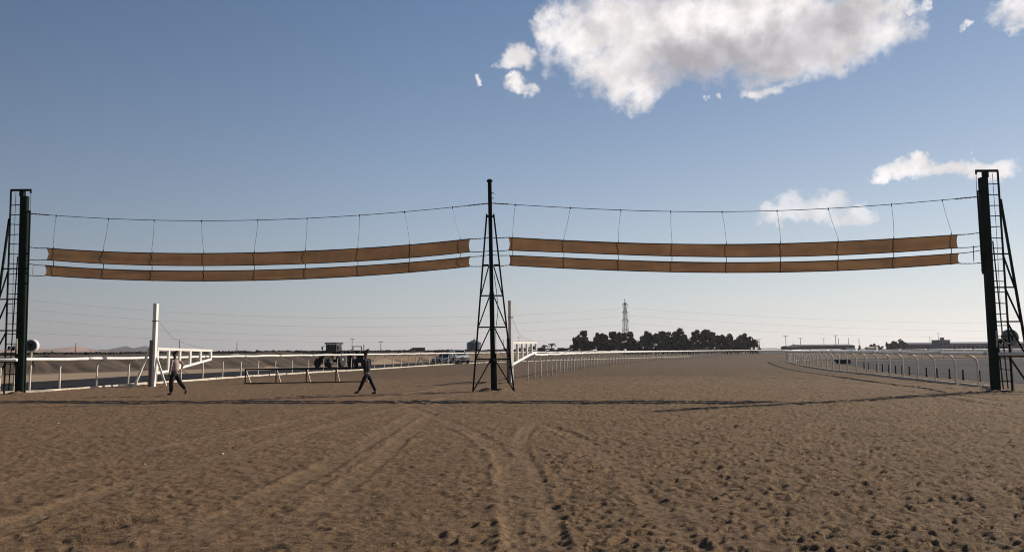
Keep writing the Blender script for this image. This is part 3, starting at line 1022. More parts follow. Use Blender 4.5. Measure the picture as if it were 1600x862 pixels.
def banner(key, label):
    S = SP[key]
    A, B = S['A'], S['B']
    root = empty('cloth_banner', (A + B) / 2, 0, label, 'banner', 'brown cloth banners of the gate')
    off = root.location.copy()
    Q = lambda x, y: on_plane(x, y, A, B) - off
    nrm = Vector((B.y - A.y, A.x - B.x, 0)).normalized()

    def cloth(top, bot, name, seed):
        ft, fb_ = fit(top), fit(bot)
        x0, x1 = top[0][0], top[-1][0]
        n, mrows = 150, 8
        v, f = [], []
        for i in range(n + 1):
            t = i / n
            for j in range(mrows + 1):
                s = j / mrows
                x = x0 + (x1 - x0) * t
                endw = 2.3 * (1 - (2 * s - 1) ** 2)          # hollow ends
                if t < 0.03: x += endw * (1 - t / 0.03)
                if t > 0.97: x -= endw * (t - 0.97) / 0.03
                y = ft(x) * (1 - s) + fb_(x) * s
                p = Q(x, y)
                w = 0.085 * float(fbm(np.array([x * 0.022 + s * 0.8]), np.array([s * 1.1 + seed]), 3, seed)[0]) * 2 \
                    + 0.010 * math.sin(x * 0.31 + s * 4 + 2 * math.sin(x * .05)) * math.sin(math.pi * s)
                v.append(tuple(p + nrm * w * math.sin(math.pi * min(1, max(0, s * .92 + .04)))))
        for i in range(n):
            for j in range(mrows):
                o = i * (mrows + 1) + j
                f.append((o, o + mrows + 1, o + mrows + 2, o + 1))
        mb = MB(); mb.v, mb.f = v, f
        c = mb.build(name, M['fabric'], root, True)
        for ff in (ft, fb_):
            pts = [Q(x0 + (x1 - x0) * i / 60, ff(x0 + (x1 - x0) * i / 60)) for i in range(61)]
            MB().tube(pts, 0.020, 6).build('hem', M['hem'], c, True)
        return ft, fb_
    f1 = cloth(S['ut'], S['ub'], 'upper_cloth', 3)
    f2 = cloth(S['lt'], S['lb'], 'lower_cloth', 9)
    # suspension cable
    ftw = fit(S['tw'])
    xs = np.linspace(S['tw'][0][0], S['tw'][-1][0], 70)
    MB().tube([Q(x, ftw(x)) for x in xs], 0.014, 6).build('suspension_cable', M['wire'], root, True)
    for xa, xb in ((xs[0], xs[0] + 30), (xs[-1] - 34, xs[-1])):
        n_ = 10
        pts = [Q(xa + (xb - xa) * i / n_, ftw(xa + (xb - xa) * i / n_)) for i in range(n_ + 1)]
        MB().tube(pts, [0.018 + 0.012 * (i % 2) for i in range(n_ + 1)], 6).build('turnbuckle', M['wire'], root)
    for (xt, xb) in S['dr']:
        yt, yb = ftw(xt), f1[0](xb) - 4
        a, b = Q(xt, yt), Q(xb, yb)
        m_ = (a + b) / 2 + Vector((0.02 * random.choice((-1, 1)), 0, 0))
        MB().tube([a, m_, b], 0.0075, 5).build('dropper_wire', M['wire'], root)
        MB().tube([a + Vector((0, -.01, .03)), a + Vector((0, -.01, -.07))], 0.02, 6).build('cable_clamp', M['black'], root)
        c, d = Q(xb, yb), Q(xb, f2[1](xb) + 1.2)
        MB().bar(c - nrm * .035, d - nrm * .035, 0.024, 0.02, (0, 1, 0)).build('batten', M['hem'], root)
    # hem cables run on to the posts
    fs = (f1[0], f1[1], f2[0], f2[1])
    for k in range(4):
        for (ex, ey), xe in ((S['e0'][k], S['ut'][0][0]), (S['e1'][k], S['ut'][-1][0])):
            a, b = Q(xe, fs[k](xe)), Q(ex, ey)
            pts = [a + (b - a) * i / 10 - Vector((0, 0, .02 * math.sin(math.pi * i / 10))) for i in range(11)]
            MB().tube(pts, [0.013 + (0.010 * (i % 2) if k in (0, 3) else .004) for i in range(11)], 6).build('hem_cable', M['wire'], root)
    if key == 'R':
        MB().tube([Q(1521, 384), Q(1521.5, 408)], .016, 6).build('hanging_cord', M['black'], root)
    else:
        MB().tube([Q(52, 412), Q(51, 429)], .010, 6).build('hanging_cord', M['wire'], root)
    return root


banner('L', 'long brown cloth banner in two strips hanging from the left tower to the middle mast')
banner('R', 'long brown cloth banner in two strips hanging from the middle mast to the right tower')

# ------------------------------------------------------------------ rails beside the towers
stub_rail(GL + Vector((-3.6, -0.55, 0)), GL + Vector((0.17, -0.55, 0)), 'short white rail passing in front of the left tower')
stub_rail(GR + Vector((-0.1, -0.55, 0)), GR + Vector((3.6, -0.35, 0)), 'short white rail passing in front of the right tower')


# ------------------------------------------------------------------ white swing barriers
def swing_barrier(base, ang, label, zt, ze, post_h, yaw, low, props=()):
    root = empty('swing_barrier', base, ang, label, 'swing barrier', 'white swing barriers with tall posts')
    L_ = 3.98
    inv = Matrix.Rotation(-ang, 3, 'Z')
    w2l = lambda x, y, z: tuple(inv @ Vector((x, y, z)))
    MB().box((0, 0, post_h / 2), (0.19, 0.19, post_h), yaw - ang).build('post', M['white'], root)
    b0 = w2l(-.12, -.06, 1.19)
    MB().box(b0, (0.15, 0.14, 2.38), yaw - ang).build('backing_post', M['shadeboard'], root)
    MB().box((0, 0, post_h - .9), (0.24, 0.24, 0.03), yaw - ang).build('post_band', M['rust'], root)
    for a, b, w in props:
        MB().bar(w2l(*a), w2l(*b), w).build('prop', M['white'], root)
    fx = lambda u: 0.16 + u * L_
    topz = lambda u: zt + (ze - zt) * u
    MB().bar((fx(0), 0, topz(0)), (fx(1), 0, topz(1)), 0.13).build('top_bar', M['white'], root)
    MB().tube([(fx(a), 0, z) for a, z in low], 0.078, 8).build('lower_bar', M['white'], root)

    def lowz(u):
        for (a, za), (b, zb) in zip(low[:-1], low[1:]):
            if a <= u <= b: return za + (zb - za) * (u - a) / (b - a)
        return low[-1][1]
    for u in (0.012, .205, .40, .59, .785):
        MB().bar((fx(u), 0, topz(u) - .05), (fx(u), 0, lowz(u) + .04), 0.11).build('upright', M['white'], root)
    MB().bar((fx(.985), 0, topz(1) - .05), (fx(.985), 0, topz(1) - .46), 0.11).build('upright', M['white'], root)
    MB().tube([(.08, 0, post_h - .8), (1.2, 0, post_h - 1.75), (2.2, 0, zt + .25), (fx(.95), 0, topz(1) + .05)], 0.007, 5).build('guy_wire', M['wire'], root)
    for z in (.72, zt - .08):
        MB().box((.11, 0, z), (.14, .06, .07)).build('hinge', M['rust'], root)
    return root


swing_barrier(ground(239, 604), R(70), 'white swing barrier with tall post near the left tower, beside the walker in pink', 1.93, 1.83, 4.25, R(-8), ((0, .68), (.21, .76), (.985, 1.33)),
              (((-.10, -.02, 2.30), (-.95, -.02, 0), .10), ((.10, .05, 1.5), (.62, .12, 0), .09)))
swing_barrier(ground(798.5, 598), R(69), 'white swing barrier with tall post right beside the middle mast', 2.14, 2.17, 4.4, R(-40), ((0, .96), (.70, 1.46), (.985, 1.60)))

# ------------------------------------------------------------------ black hurdle lying in front of the fence
hb = ground(383, 600); he = ground(572, 597)
root = empty('hurdle_frame', hb, math.atan2(he.y - hb.y, he.x - hb.x), 'low black steel hurdle frame with pale props standing on the sand', 'hurdle')
Lh = (he - hb).length
for nm, z in (('top_rail', .80), ('bottom_rail', .05)):
    MB().bar((-.04, 0, z), (Lh + .04, 0, z), .075 if z > .5 else .055).build(nm, M['black'], root)
for i in range(5):
    x = Lh * i / 4.04
    MB().bar((x, 0, .06), (x, 0, .78), .06).build('upright', M['black'], root)
    if i < 4 or True:
        MB().bar((x + .03, .04, .72), (x + .22, .75, -.02), .07, .045).build('prop', M['white'], root)


# ------------------------------------------------------------------ round track signs
def round_sign(px, py, rpx, Y, label, face, rim, yaw):
    c = at(px, py, Y)
    r_ = rpx * Y / FPX
    root = empty('round_sign', (c.x, c.y, 0), yaw, label, 'sign', 'round furlong signs beside the towers')
    MB().lathe([(r_ * 1.0, -.10), (r_ * 1.04, -.085), (r_ * 1.04, .085), (r_ * 1.0, .10)], (0, 0, c.z), 32, 'Y').build('sign_drum', rim, root, True)
    fc = MB().lathe([(r_ * .84, -.112), (r_ * .84, -.101)], (0, 0, c.z), 32, 'Y').build('sign_face', face, root)
    MB().bar((0, -.12, c.z - r_ * .42), (0, -.12, c.z + .02), .05, .012, (0, 1, 0)).bar((0, -.12, c.z), (-r_ * .28, -.12, c.z + r_ * .34), .05, .013, (0, 1, 0)) \
        .bar((0, -.12, c.z), (r_ * .28, -.12, c.z + r_ * .34), .05, .014, (0, 1, 0)).build('emblem', M['black'], fc)
    MB().tube([(0, 0, -.05), (0, 0, c.z - r_)], .045, 8).build('post', M['postwhite'], root)
    return root


round_sign(49.5, 540, 9.6, 34.3, 'dark round sign with white rim beside the left tower', M['signface'], M['white'], R(10))
round_sign(1578, 527, 12, 31.2, 'grey round sign behind the ladder of the right tower', M['signgrey'], M['signgrey'], R(6))

# ------------------------------------------------------------------ bollards beyond the right fence
bx = [1351, 1357.5, 1371, 1379.5, 1389.5, 1400, 1410, 1421.5, 1435, 1448, 1464.5, 1484, 1505, 1531]
bY = np.interp(bx, [1351, 1371, 1421, 1464, 1505, 1531], [66, 58, 49.5, 45, 41.5, 39.6])
bm_ = None
names = ['twelfth', 'eleventh', 'tenth', 'ninth', 'eighth', 'seventh', 'sixth', 'fifth', 'fourth', 'third', 'second']
for i, (x_, Y_) in enumerate(zip(bx, bY)):
    p = at(x_, 590, float(Y_)); p.z = 0.0
    if bm_ is None:
        bm_ = MB().lathe([(.075, 0), (.065, .05), (.042, .1), (.038, .46), (.05, .48), (.045, .53), (.02, .55)], n=10).build('bollard', M['black'], None, True)
        o = bm_
    else:
        o = link_copy(bm_)
    o.location = p
    k = len(bx) - 1 - i
    w = ['nearest', 'second', 'third', 'fourth', 'fifth', 'sixth', 'seventh', 'eighth', 'ninth', 'tenth', 'eleventh', 'twelfth', 'thirteenth', 'fourteenth'][k]
    tag(o, ('short black bollard behind the hairpin fence, ' + (w + ' in the row from the right tower' if k else 'the one closest to the right tower')), 'bollard', 'black bollards beyond the right fence')
# a rack of dark tyres near the bend
p = at(1312, 570, 84)
root = empty('tyre_stack', (p.x, p.y, .06), 0, 'stack of dark tyres on the yard near the hairpin bend', 'tyre stack')
for i in range(2):
    for j in range(2):
        MB().lathe([(.28, -.10), (.42, -.12), (.46, -.05), (.46, .05), (.42, .12), (.28, .10)], (i * .7, random.uniform(-.3, .3), .14 + j * .22), 14).build('tyre', M['rubber'], root, True)

# ------------------------------------------------------------------ vehicles
def wheel(parent, x, y, r, w, hub=None, spokes=False):
    t_ = MB().lathe([(r * .62, -w / 2), (r * .93, -w / 2), (r, -w * .36), (r, w * .36), (r * .93, w / 2), (r * .62, w / 2)], (x, y, r), 22, 'Y').build('wheel', M['rubber'], parent, True)
    MB().lathe([(r * .15, -w * .56), (r * .2, -w * .50), (r * .58, -w * .44), (r * .60, w * .44), (r * .2, w * .50), (r * .15, w * .56)], (x, y, r), 18, 'Y').build('rim', hub or M['yellowhub'], t_, True)
    return t_


def tractor(loc, rz, label, paint, cab=True, s=1.0):
    root = empty('tractor', loc, rz, label, 'tractor', 'tractors parked behind the fence')
    root.scale = (s, s, s)
    # x forward
    MB().prism([(.35, .85), (2.35, .85), (2.42, 1.0), (2.40, 1.52), (2.2, 1.60), (.35, 1.66)], -.34, .34).build('bonnet', paint, root)
    MB().box((2.44, 0, 1.22), (.06, .5, .45)).build('grille', M['black'], root)
    for y in (-.2, .2):
        MB().lathe([(.07, 0), (.07, .04)], (2.45, y, 1.45), 10, 'X').build('headlight', M['lamp'], root)
    MB().box((.9, 0, .72), (3.0, .42, .35)).build('chassis', M['black'], root)
    for y in (-.82, .82):
        wheel(root, -.55, y, .84, .46)
        wheel(root, 1.95, y * .92, .52, .32)
        MB().prism([(-1.35, 1.45), (-1.15, 1.72), (-.55, 1.86), (.05, 1.72), (.22, 1.4), (.15, 1.4), (0, 1.66), (-.55, 1.79), (-1.1, 1.66), (-1.28, 1.42)], y - .27, y + .27).build('fender', paint, root)
    if cab:
        for x, y in ((-1.0, -.62), (-1.0, .62), (.32, -.62), (.32, .62)):
            MB().bar((x, y, 1.3), (x * .94, y * .94, 2.62), .075).build('cab_pillar', M['black'], root)
        MB().prism([(-1.2, 2.6), (-1.16, 2.76), (.42, 2.76), (.55, 2.6)], -.74, .74).build('cab_roof', paint, root)
        MB().box((-.35, .59, 2.0), (1.2, .02, 1.1)).box((-.35, -.59, 2.0), (1.2, .02, 1.1)).box((.33, 0, 2.05), (.02, 1.1, 1.0)).box((-1.0, 0, 2.05), (.02, 1.1, 1.0)).build('cab_glass', M['glass'], root)
        for y in (-1, 1):
            MB().bar((.4, y * .64, 2.4), (.55, y * .98, 2.35), .03).box((.56, y * .98, 2.15), (.05, .16, .34)).build('mirror', M['black'], root)
    else:
        for y in (-.5, .5):
            MB().bar((-.7, y, 1.2), (-.7, y, 2.45), .09).build('roll_bar', M['black'], root)
        MB().bar((-.7, -.54, 2.45), (-.7, .54, 2.45), .09).build('roll_bar', M['black'], root)
    MB().box((-.45, 0, 1.35), (.5, .5, .14)).box((-.68, 0, 1.65), (.1, .5, .55)).build('seat', M['black'], root)
    MB().bar((.25, 0, 1.3), (0.0, 0, 1.72), .05).lathe([(.19, 0), (.2, .02), (.19, .04)], (0, 0, 1.72), 14).build('steering_wheel', M['black'], root)
    MB().tube([(1.4, .28, 1.6), (1.4, .28, 2.55), (1.33, .28, 2.66)], .05, 8).build('exhaust_pipe', M['black'], root)
    return root


zt = lambda p: (p.x, p.y, float(terrain_h(np.array([p.x]), np.array([p.y]))[0]) + 0.05)
tractor(zt(at(519, 570, 86)), R(-105), 'big dark green tractor with a cab behind the left fence', M['tractor'], True, .98)
tractor(zt(at(560, 570, 84)), R(-65), 'open tractor with roll bar, behind the walker in black', M['tractor'], False, .92)
# harrow hitched behind
p = at(505, 573, 84)
root = empty('harrow', zt(p), R(10), 'low black track harrow standing left of the big tractor', 'harrow')
for i in range(3):
    MB().bar((-.9, -.6 + i * .6, .45), (.9, -.6 + i * .6, .45), .09).build('beam', M['black'], root)
MB().bar((-.9, -.6, .45), (-.9, .6, .45), .08).bar((.9, -.6, .45), (.9, .6, .45), .08).build('side_beam', M['black'], root)
for i in range(7):
    MB().bar((-.8 + i * .27, -.6, .45), (-.8 + i * .27, -.55, .0), .04).build('tine', M['black'], root)


def car(loc, rz, label, paint, W_=1.8, L_=4.4, H_=1.5, suv=False):
    root = empty('parked_car', loc, rz, label, 'car', 'cars parked behind the fence')
    h1 = H_ * .60
    body = [(-L_ / 2, .42), (-L_ / 2 + .04, h1 * .95), (-L_ * .27, h1), (L_ * .18, h1), (L_ * .44, h1 * .90), (L_ / 2, h1 * .72), (L_ / 2, .30), (L_ * .40, .24), (-L_ * .42, .24)]
    MB().prism(body, -W_ / 2, W_ / 2).build('body', paint, root)
    x0, x1 = (-L_ * .47, -L_ * .43) if suv else (-L_ * .42, -L_ * .24)
    v = []
    MBc = MB()
    lo = [(x0, h1), (L_ * .20, h1)]
    hi = [(x1, H_), (L_ * .06, H_)]
    wl, wh = W_ / 2 - .05, W_ / 2 - .20
    pts = [(lo[0][0], -wl, h1), (lo[1][0], -wl, h1), (lo[1][0], wl, h1), (lo[0][0], wl, h1), (hi[0][0], -wh, H_), (hi[1][0], -wh, H_), (hi[1][0], wh, H_), (hi[0][0], wh, H_)]
    MBc.add(pts, [(3, 2, 1, 0), (4, 5, 6, 7), (0, 1, 5, 4), (1, 2, 6, 5), (2, 3, 7, 6), (3, 0, 4, 7)]).build('cabin', paint, root)

    def pane(q, name, k=.012):
        c = sum((Vector(a) for a in q), Vector()) / 4
        n = (Vector(q[1]) - Vector(q[0])).cross(Vector(q[3]) - Vector(q[0])).normalized()
        if n.dot(c - Vector((0, 0, h1 * 1.1))) < 0: n = -n
        w = [c + (Vector(a) - c) * .86 + n * k for a in q]
        b = [c + (Vector(a) - c) * .86 - n * .01 for a in q]
        MB().add(w + b, [(0, 1, 2, 3), (7, 6, 5, 4), (0, 4, 5, 1), (1, 5, 6, 2), (2, 6, 7, 3), (3, 7, 4, 0)]).build(name, M['glass'], root)
    pane([pts[1], pts[2], pts[6], pts[5]], 'windscreen')
    pane([pts[0], pts[3], pts[7], pts[4]], 'rear_window')
    for a, b, c, d in ((0, 1, 5, 4), (3, 2, 6, 7)):
        A_, B_, C_, D_ = Vector(pts[a]), Vector(pts[b]), Vector(pts[c]), Vector(pts[d])
        mlo, mhi = (A_ + B_) / 2, (C_ + D_) / 2
        pane([A_, mlo, mhi, D_], 'side_window'); pane([mlo, B_, C_, mhi], 'side_window')
    for x in (-L_ * .30, L_ * .31):
        for y in (-1, 1):
            wheel(root, x, y * (W_ / 2 - .08), .35, .24, M['yellowhub'])
    for y in (-1, 1):
        MB().box((L_ / 2 - .02, y * (W_ / 2 - .28), h1 * .70), (.10, .34, .15)).build('headlight', M['lamp'], root)
        MB().box((L_ * .14, y * (W_ / 2 + .10), h1 + .08), (.12, .2, .14)).build('mirror', paint, root)
        MB().box((-L_ / 2, y * (W_ / 2 - .2), h1 * .78), (.06, .2, .2)).build('tail_light', M['red'], root)
    MB().box((L_ / 2, 0, h1 * .62), (.06, W_ * .42, .17)).build('grille', M['black'], root)
    MB().box((L_ / 2 + .01, 0, .36), (.10, W_ * .96, .18)).build('bumper', M['black'], root)
    return root


car(zt(at(697, 569, 103)), R(-115), 'silver saloon car parked behind the far left fence', M['cargrey'], 1.78, 4.5, 1.42)
car(zt(at(717, 568, 105)), R(-72), 'white off-road car parked beside the silver car', M['carwhite'], 1.85, 4.6, 1.85, True)

# white trestles in front of the parked cars
tb = None
for i, (x_, y_, Y_) in enumerate(((657, 571, 96), (684, 570.5, 99), (704, 570, 101), (722, 570, 103), (728, 569, 106), (749, 572, 92))):
    p = at(x_, y_, Y_); p.z = 0
    if i == 0:
        tb = empty('trestle', p, 0.2)
        for s in (-1, 1):
            MB().bar((s * .05, -.4, .95), (s * .5, -.4, 0), .06).build('leg', M['dirty'], tb)
            MB().bar((s * .05, .4, .95), (s * .5, .4, 0), .06).build('leg', M['dirty'], tb)
        MB().bar((0, -.7, .97), (0, .7, .97), .08).build('beam', M['dirty'], tb)
        o = tb
    else:
        o = copy_tree(tb)
        o.location = p
        o.rotation_euler = (0, 0, random.uniform(-.8, .8))
    tag(o, ['dirty white trestle by the fence, leftmost of the trestles', 'dirty white trestle left of the silver car', 'dirty white trestle in front of the silver car',
            'dirty white trestle in front of the white car', 'dirty white trestle just right of the white car', 'dirty white trestle seen through the middle mast legs'][i], 'trestle', 'white trestles along the far fence')

# ------------------------------------------------------------------ silo, trailer, sheds
def gz(p): return float(terrain_h(np.array([p.x]), np.array([p.y]))[0])


def px2m(n, Y): return n * Y / FPX


Y_ = 380; p = at(741, 549, Y_); z0 = gz(p) - .3
root = empty('grain_silo', (p.x, p.y, z0), 0, 'dark corrugated round silo with cone roof behind the middle mast', 'silo')
r_ = px2m(11, Y_); he_ = at(741, 535.5, Y_).z - z0; ht_ = at(741, 530.5, Y_).z - z0
prof = [(r_, 0)]
k = 0
while k * .3 < he_:
    prof += [(r_, k * .3), (r_ + .05, k * .3 + .15)]
    k += 1
prof.append((r_, he_))
MB().lathe(prof, n=36).build('tank', M['silo'], root)
MB().lathe([(r_ * 1.05, he_ - .05), (r_ * 1.03, he_ + .02), (.35, ht_), (.3, ht_ + .3)], n=36).build('cone_roof', M['silo'], root)
MB().tube([(0, 0, ht_), (0, 0, ht_ + 1.2)], .09, 6).build('vent_pipe', M['silo'], root)
MB().bar((-r_ - .2, -.3, 0), (-r_ - .2, -.3, he_), .12).bar((-r_ - .2, .3, 0), (-r_ - .2, .3, he_), .12).build('ladder', M['silo'], root)

Y_ = 300; p = at(652, 550, Y_); z0 = gz(p) - .75
root = empty('box_trailer', (p.x, p.y, z0), R(6), 'dark grey box truck on the horizon left of the silo', 'truck')
L_ = px2m(24, Y_)
MB().prism([(-L_ * .33, .8), (-L_ * .33, 2.5), (L_ / 2, 2.5), (L_ / 2, .8)], -1.2, 1.2).build('cargo_box', M['trailer'], root)
MB().prism([(-L_ / 2, .6), (-L_ / 2 + .05, 1.3), (-L_ * .44, 2.2), (-L_ * .35, 2.25), (-L_ * .35, .6)], -1.1, 1.1).build('cab', M['trailer'], root)
for x in (-L_ * .4, L_ * .2, L_ * .36):
    for y in (-1, 1): wheel(root, x, y, .45, .3)


def shed(px0, px1, pyt, pyb, Y, depth, label, wall, roofm, openings=0, eave=.35, name='shed', white_end=0):
    a, b = at(px0, pyb, Y), at(px1, pyb, Y)
    z0 = min(gz(a), gz(b), a.z) - .4
    top = at((px0 + px1) / 2, pyt, Y).z - z0
    L_ = (b - a).length
    root = empty(name, ((a.x + b.x) / 2, Y, z0), 0, label, 'building')
    hw = top * .80
    MB().box((0, depth / 2, hw / 2), (L_, depth, hw)).build('wall', wall, root)
    MB().prism([(-L_ / 2 - .4, hw + .002), (L_ / 2 + .4, hw + .002), (L_ / 2 + .4, hw + .12), (-L_ / 2 - .4, hw + .12)], -.5, depth + .5).build('eave', roofm, root)
    rf = MB()
    rf.add([(-L_ / 2 - .3, -.4, hw + .121), (L_ / 2 + .3, -.4, hw + .121), (L_ / 2 + .3, depth + .4, hw + .121), (-L_ / 2 - .3, depth + .4, hw + .121), (-L_ / 2 - .3, depth / 2, top), (L_ / 2 + .3, depth / 2, top)],
           [(0, 1, 5, 4), (2, 3, 4, 5), (0, 4, 3), (1, 2, 5), (3, 2, 1, 0)])
    rf.build('roof', roofm, root)
    for i in range(openings):
        x = -L_ / 2 + L_ * (i + .5) / openings
        MB().box((x, -.02, hw * .42), (L_ / openings * .6, .1, hw * .62)).build('doorway', M['darkwall'], root)
    if white_end:
        MB().box((L_ / 2 - white_end / 2, -.3, hw * .42), (white_end, .2, hw * .55)).build('white_panel', M['carwhite'], root)
    return root


shed(1249, 1336, 537.5, 546.5, 420, 16, 'long low grey shed with open bays, under the power poles', M['shed'], M['roof'], 9, white_end=5.2)
shed(1231, 1249, 540, 546.8, 400, 10, 'small dark flat shed left of the long low shed', M['darkwall'], M['darkwall'], 0)
r1 = shed(1408, 1472, 534.5, 547, 470, 18, 'long blue grey building right of the dark tree', M['bluewall'], M['bluewall'], 14)
r2 = shed(1481, 1640, 533.5, 546, 460, 18, 'long blue grey building running behind the right tower', M['bluewall'], M['bluewall'], 22)
Yb = 450
a, b = at(1468, 546, Yb), at(1485, 546, Yb)
z0 = min(gz(a), gz(b)) - .4; tz = at(1476, 531.5, Yb).z - z0
root = empty('block_building', ((a.x + b.x) / 2, Yb, z0), 0, 'square blue grey block with small roof box between two long buildings', 'building')
Lb = (b - a).length
MB().box((0, 4, tz / 2), (Lb, 8, tz)).build('wall', M['bluewall'], root)
MB().box((0, 4, tz + .15), (Lb + .5, 8.5, .3)).build('roof_slab', M['roof'], root)
MB().box((.3, 3, tz + 1.0), (1.6, 1.6, 1.4)).build('roof_box', M['bluewall'], root)
for i in range(3):
    for j in range(2):
        MB().box((-Lb / 2 + Lb * (i + .5) / 3, -.02, tz * (.3 + .38 * j)), (Lb * .16, .1, tz * .16)).build('window', M['darkwall'], root)
shed(1357, 1367, 541.5, 546.5, 330, 3, 'tiny pale kiosk among bushes left of the dark tree', M['dirty'], M['dirty'], 0)
shed(1066, 1090, 541.5, 546, 300, 5, 'low dark hut in front of the tree grove', M['darkwall'], M['roof'], 0)

# long low bank and far rail across the right background
Yb = 300
bank = []
for i in range(61):
    x = 95 + i * 6.5
    bank.append((x, Yb + 6 * math.sin(i * .2)))
mb = MB()
for (x, y) in bank:
    hgt = 1.15 + .12 * math.sin(x * .07)
    zz = float(terrain_h(np.array([x]), np.array([y]))[0])
    mb.v += [(x, y - 5, zz - .2), (x, y - 1.5, zz + hgt * .9), (x, y, zz + hgt), (x, y + 6, zz + hgt * .9), (x, y + 12, zz - .2)]
for i in range(60):
    for k in range(4):
        o = i * 5 + k
        mb.f.append((o, o + 5, o + 6, o + 1))
mbm = mat('bluish_gravel_bank', (0.085, 0.085, 0.10), .95, 0, .2, .3)
tag(mb.build('gravel_embankment_terrain', mbm, None, True), 'low bluish gravel bank across the right background', kind='structure')

# white handrail platform in front of the grove
a, b = at(1085, 547, 262), at(1122, 547, 262)
root = empty('viewing_stand', ((a.x + b.x) / 2, 262, gz(a)), 0, 'pale low viewing stand with handrail in front of the grove', 'viewing stand')
Ls = (b - a).length
MB().box((0, 0, .9), (Ls, 1.4, .7)).build('platform', M['shed'], root)
for z in (1.6, 2.0): MB().bar((-Ls / 2, -.6, z), (Ls / 2, -.6, z), .07).build('handrail', M['postwhite'], root)
for i in range(6): MB().bar((-Ls / 2 + Ls * i / 5, -.6, .0), (-Ls / 2 + Ls * i / 5, -.6, 2.0), .07).build('post', M['postwhite'], root)

# ------------------------------------------------------------------ poles, pylon, power lines
def pole(px, pyt, Y, cross, label, r=.16):
    b = at(px, 549, Y); z0 = gz(b) - .2
    t = at(px, pyt, Y)
    root = empty('power_pole', (b.x, b.y, z0), R(random.uniform(-12, 12)), label, 'power pole', 'wooden power poles along the horizon')
    h = t.z - z0
    MB().tube([(0, 0, 0), (0, 0, h)], [r, r * .7], 8).build('pole_shaft', M['wood'], root, True)
    if cross:
        w = 1.2 * Y / 400
        MB().bar((-w, 0, h - .35), (w, 0, h - .35), .16).build('crossarm', M['wood'], root)
        for x in (-w * .9, 0, w * .9):
            MB().lathe([(.05, 0), (.09, .1), (.05, .25)], (x, 0, h - .28), 8).build('insulator', M['wood'], root)
    return root


PL = [(118, 535, 300, 0, 'thin wooden pole in front of the dunes at the far left'), (280, 531, 280, 0, 'wooden pole right of the pink shirted walker, above the barrier'),
      (370, 533, 300, 0, 'wooden pole above the left end of the black hurdle'), (550, 528.5, 300, 1, 'wooden pole standing between both tractors'),
      (595, 532.5, 330, 2, 'wooden pole with crossarm right of the walker in black'), (787, 530, 520, 0, 'thin pole seen through the middle mast'),
      (811, 526, 520, 2, 'far pole with crossarm just right of the middle mast'), (1187, 529, 520, 2, 'pole with crossarm at the right end of the grove'),
      (1228.5, 523.5, 380, 2, 'tall pole at the left end of the low sheds'), (1251.5, 527.5, 430, 2, 'second pole from the left above the long shed'),
      (1288, 528, 620, 2, 'faint far pole above the middle of the long shed'), (1306.5, 523, 400, 2, 'tall pole with wide crossarm above the long shed'),
      (1311, 527.5, 440, 0, 'shorter pole touching the tall wide-armed pole'), (1326.5, 527.5, 520, 0, 'thin pole above the white end of the long shed'),
      (1343, 528, 420, 0, 'lone thin pole between the long shed and the bushes'), (1454, 526.5, 700, 2, 'faint pole above the blue grey building'),
      (1467.5, 520, 700, 2, 'taller faint pole above the square block'), (1240, 534, 900, 0, 'very faint pole just right of the tall left pole')]
for a in PL: pole(a[0], a[1], a[2], a[3], a[4], r=.10 + .14 * a[2] / 400 * .5)

Yp = 690
b = at(978, 549, Yp); t = at(978, 467, Yp)
root = empty('lattice_pylon', (b.x, b.y, 0), R(20), 'tall lattice pylon rising behind the dark grove', 'pylon')
Hp = t.z
def hw_(z): return 2.9 - 2.3 * min(1, z / (Hp * .96))
for sx in (-1, 1):
    for sy in (-1, 1):
        MB().bar((sx * hw_(0), sy * hw_(0), 0), (sx * hw_(Hp * .93), sy * hw_(Hp * .93), Hp * .93), .24).build('leg', M['pylon'], root)
nz = 13
for i in range(nz):
    za, zb = Hp * .93 * i / nz, Hp * .93 * (i + 1) / nz
    mb = MB()
    for (ax, ay, bx_, by_) in ((-1, -1, 1, -1), (1, -1, 1, 1), (1, 1, -1, 1), (-1, 1, -1, -1)):
        mb.bar((ax * hw_(za), ay * hw_(za), za), (bx_ * hw_(zb), by_ * hw_(zb), zb), .13)
        mb.bar((bx_ * hw_(za), by_ * hw_(za), za), (ax * hw_(zb), ay * hw_(zb), zb), .13)
        mb.bar((ax * hw_(zb), ay * hw_(zb), zb), (bx_ * hw_(zb), by_ * hw_(zb), zb), .13)
    mb.build('lattice_bay', M['pylon'], root)
MB().bar((0, 0, Hp * .92), (0, 0, Hp), .5).build('peak', M['pylon'], root)
ARM = []
for yy, w in ((475, 2.6), (487.5, 3.1), (500, 3.3), (515, 2.6)):
    z = at(978, yy, Yp).z
    mb = MB().bar((-w, 0, z), (w, 0, z), .3)
    for s in (-1, 1): mb.bar((s * .6, 0, z + 1.2), (s * w, 0, z + .1), .18)
    mb.build('crossarm', M['pylon'], root)
    ARM.append(z)
    for s in (-1, 1): MB().tube([(s * w * .95, 0, z - .1), (s * w * .95, 0, z - 2.4)], .16, 6).build('insulator', M['pylon'], root)

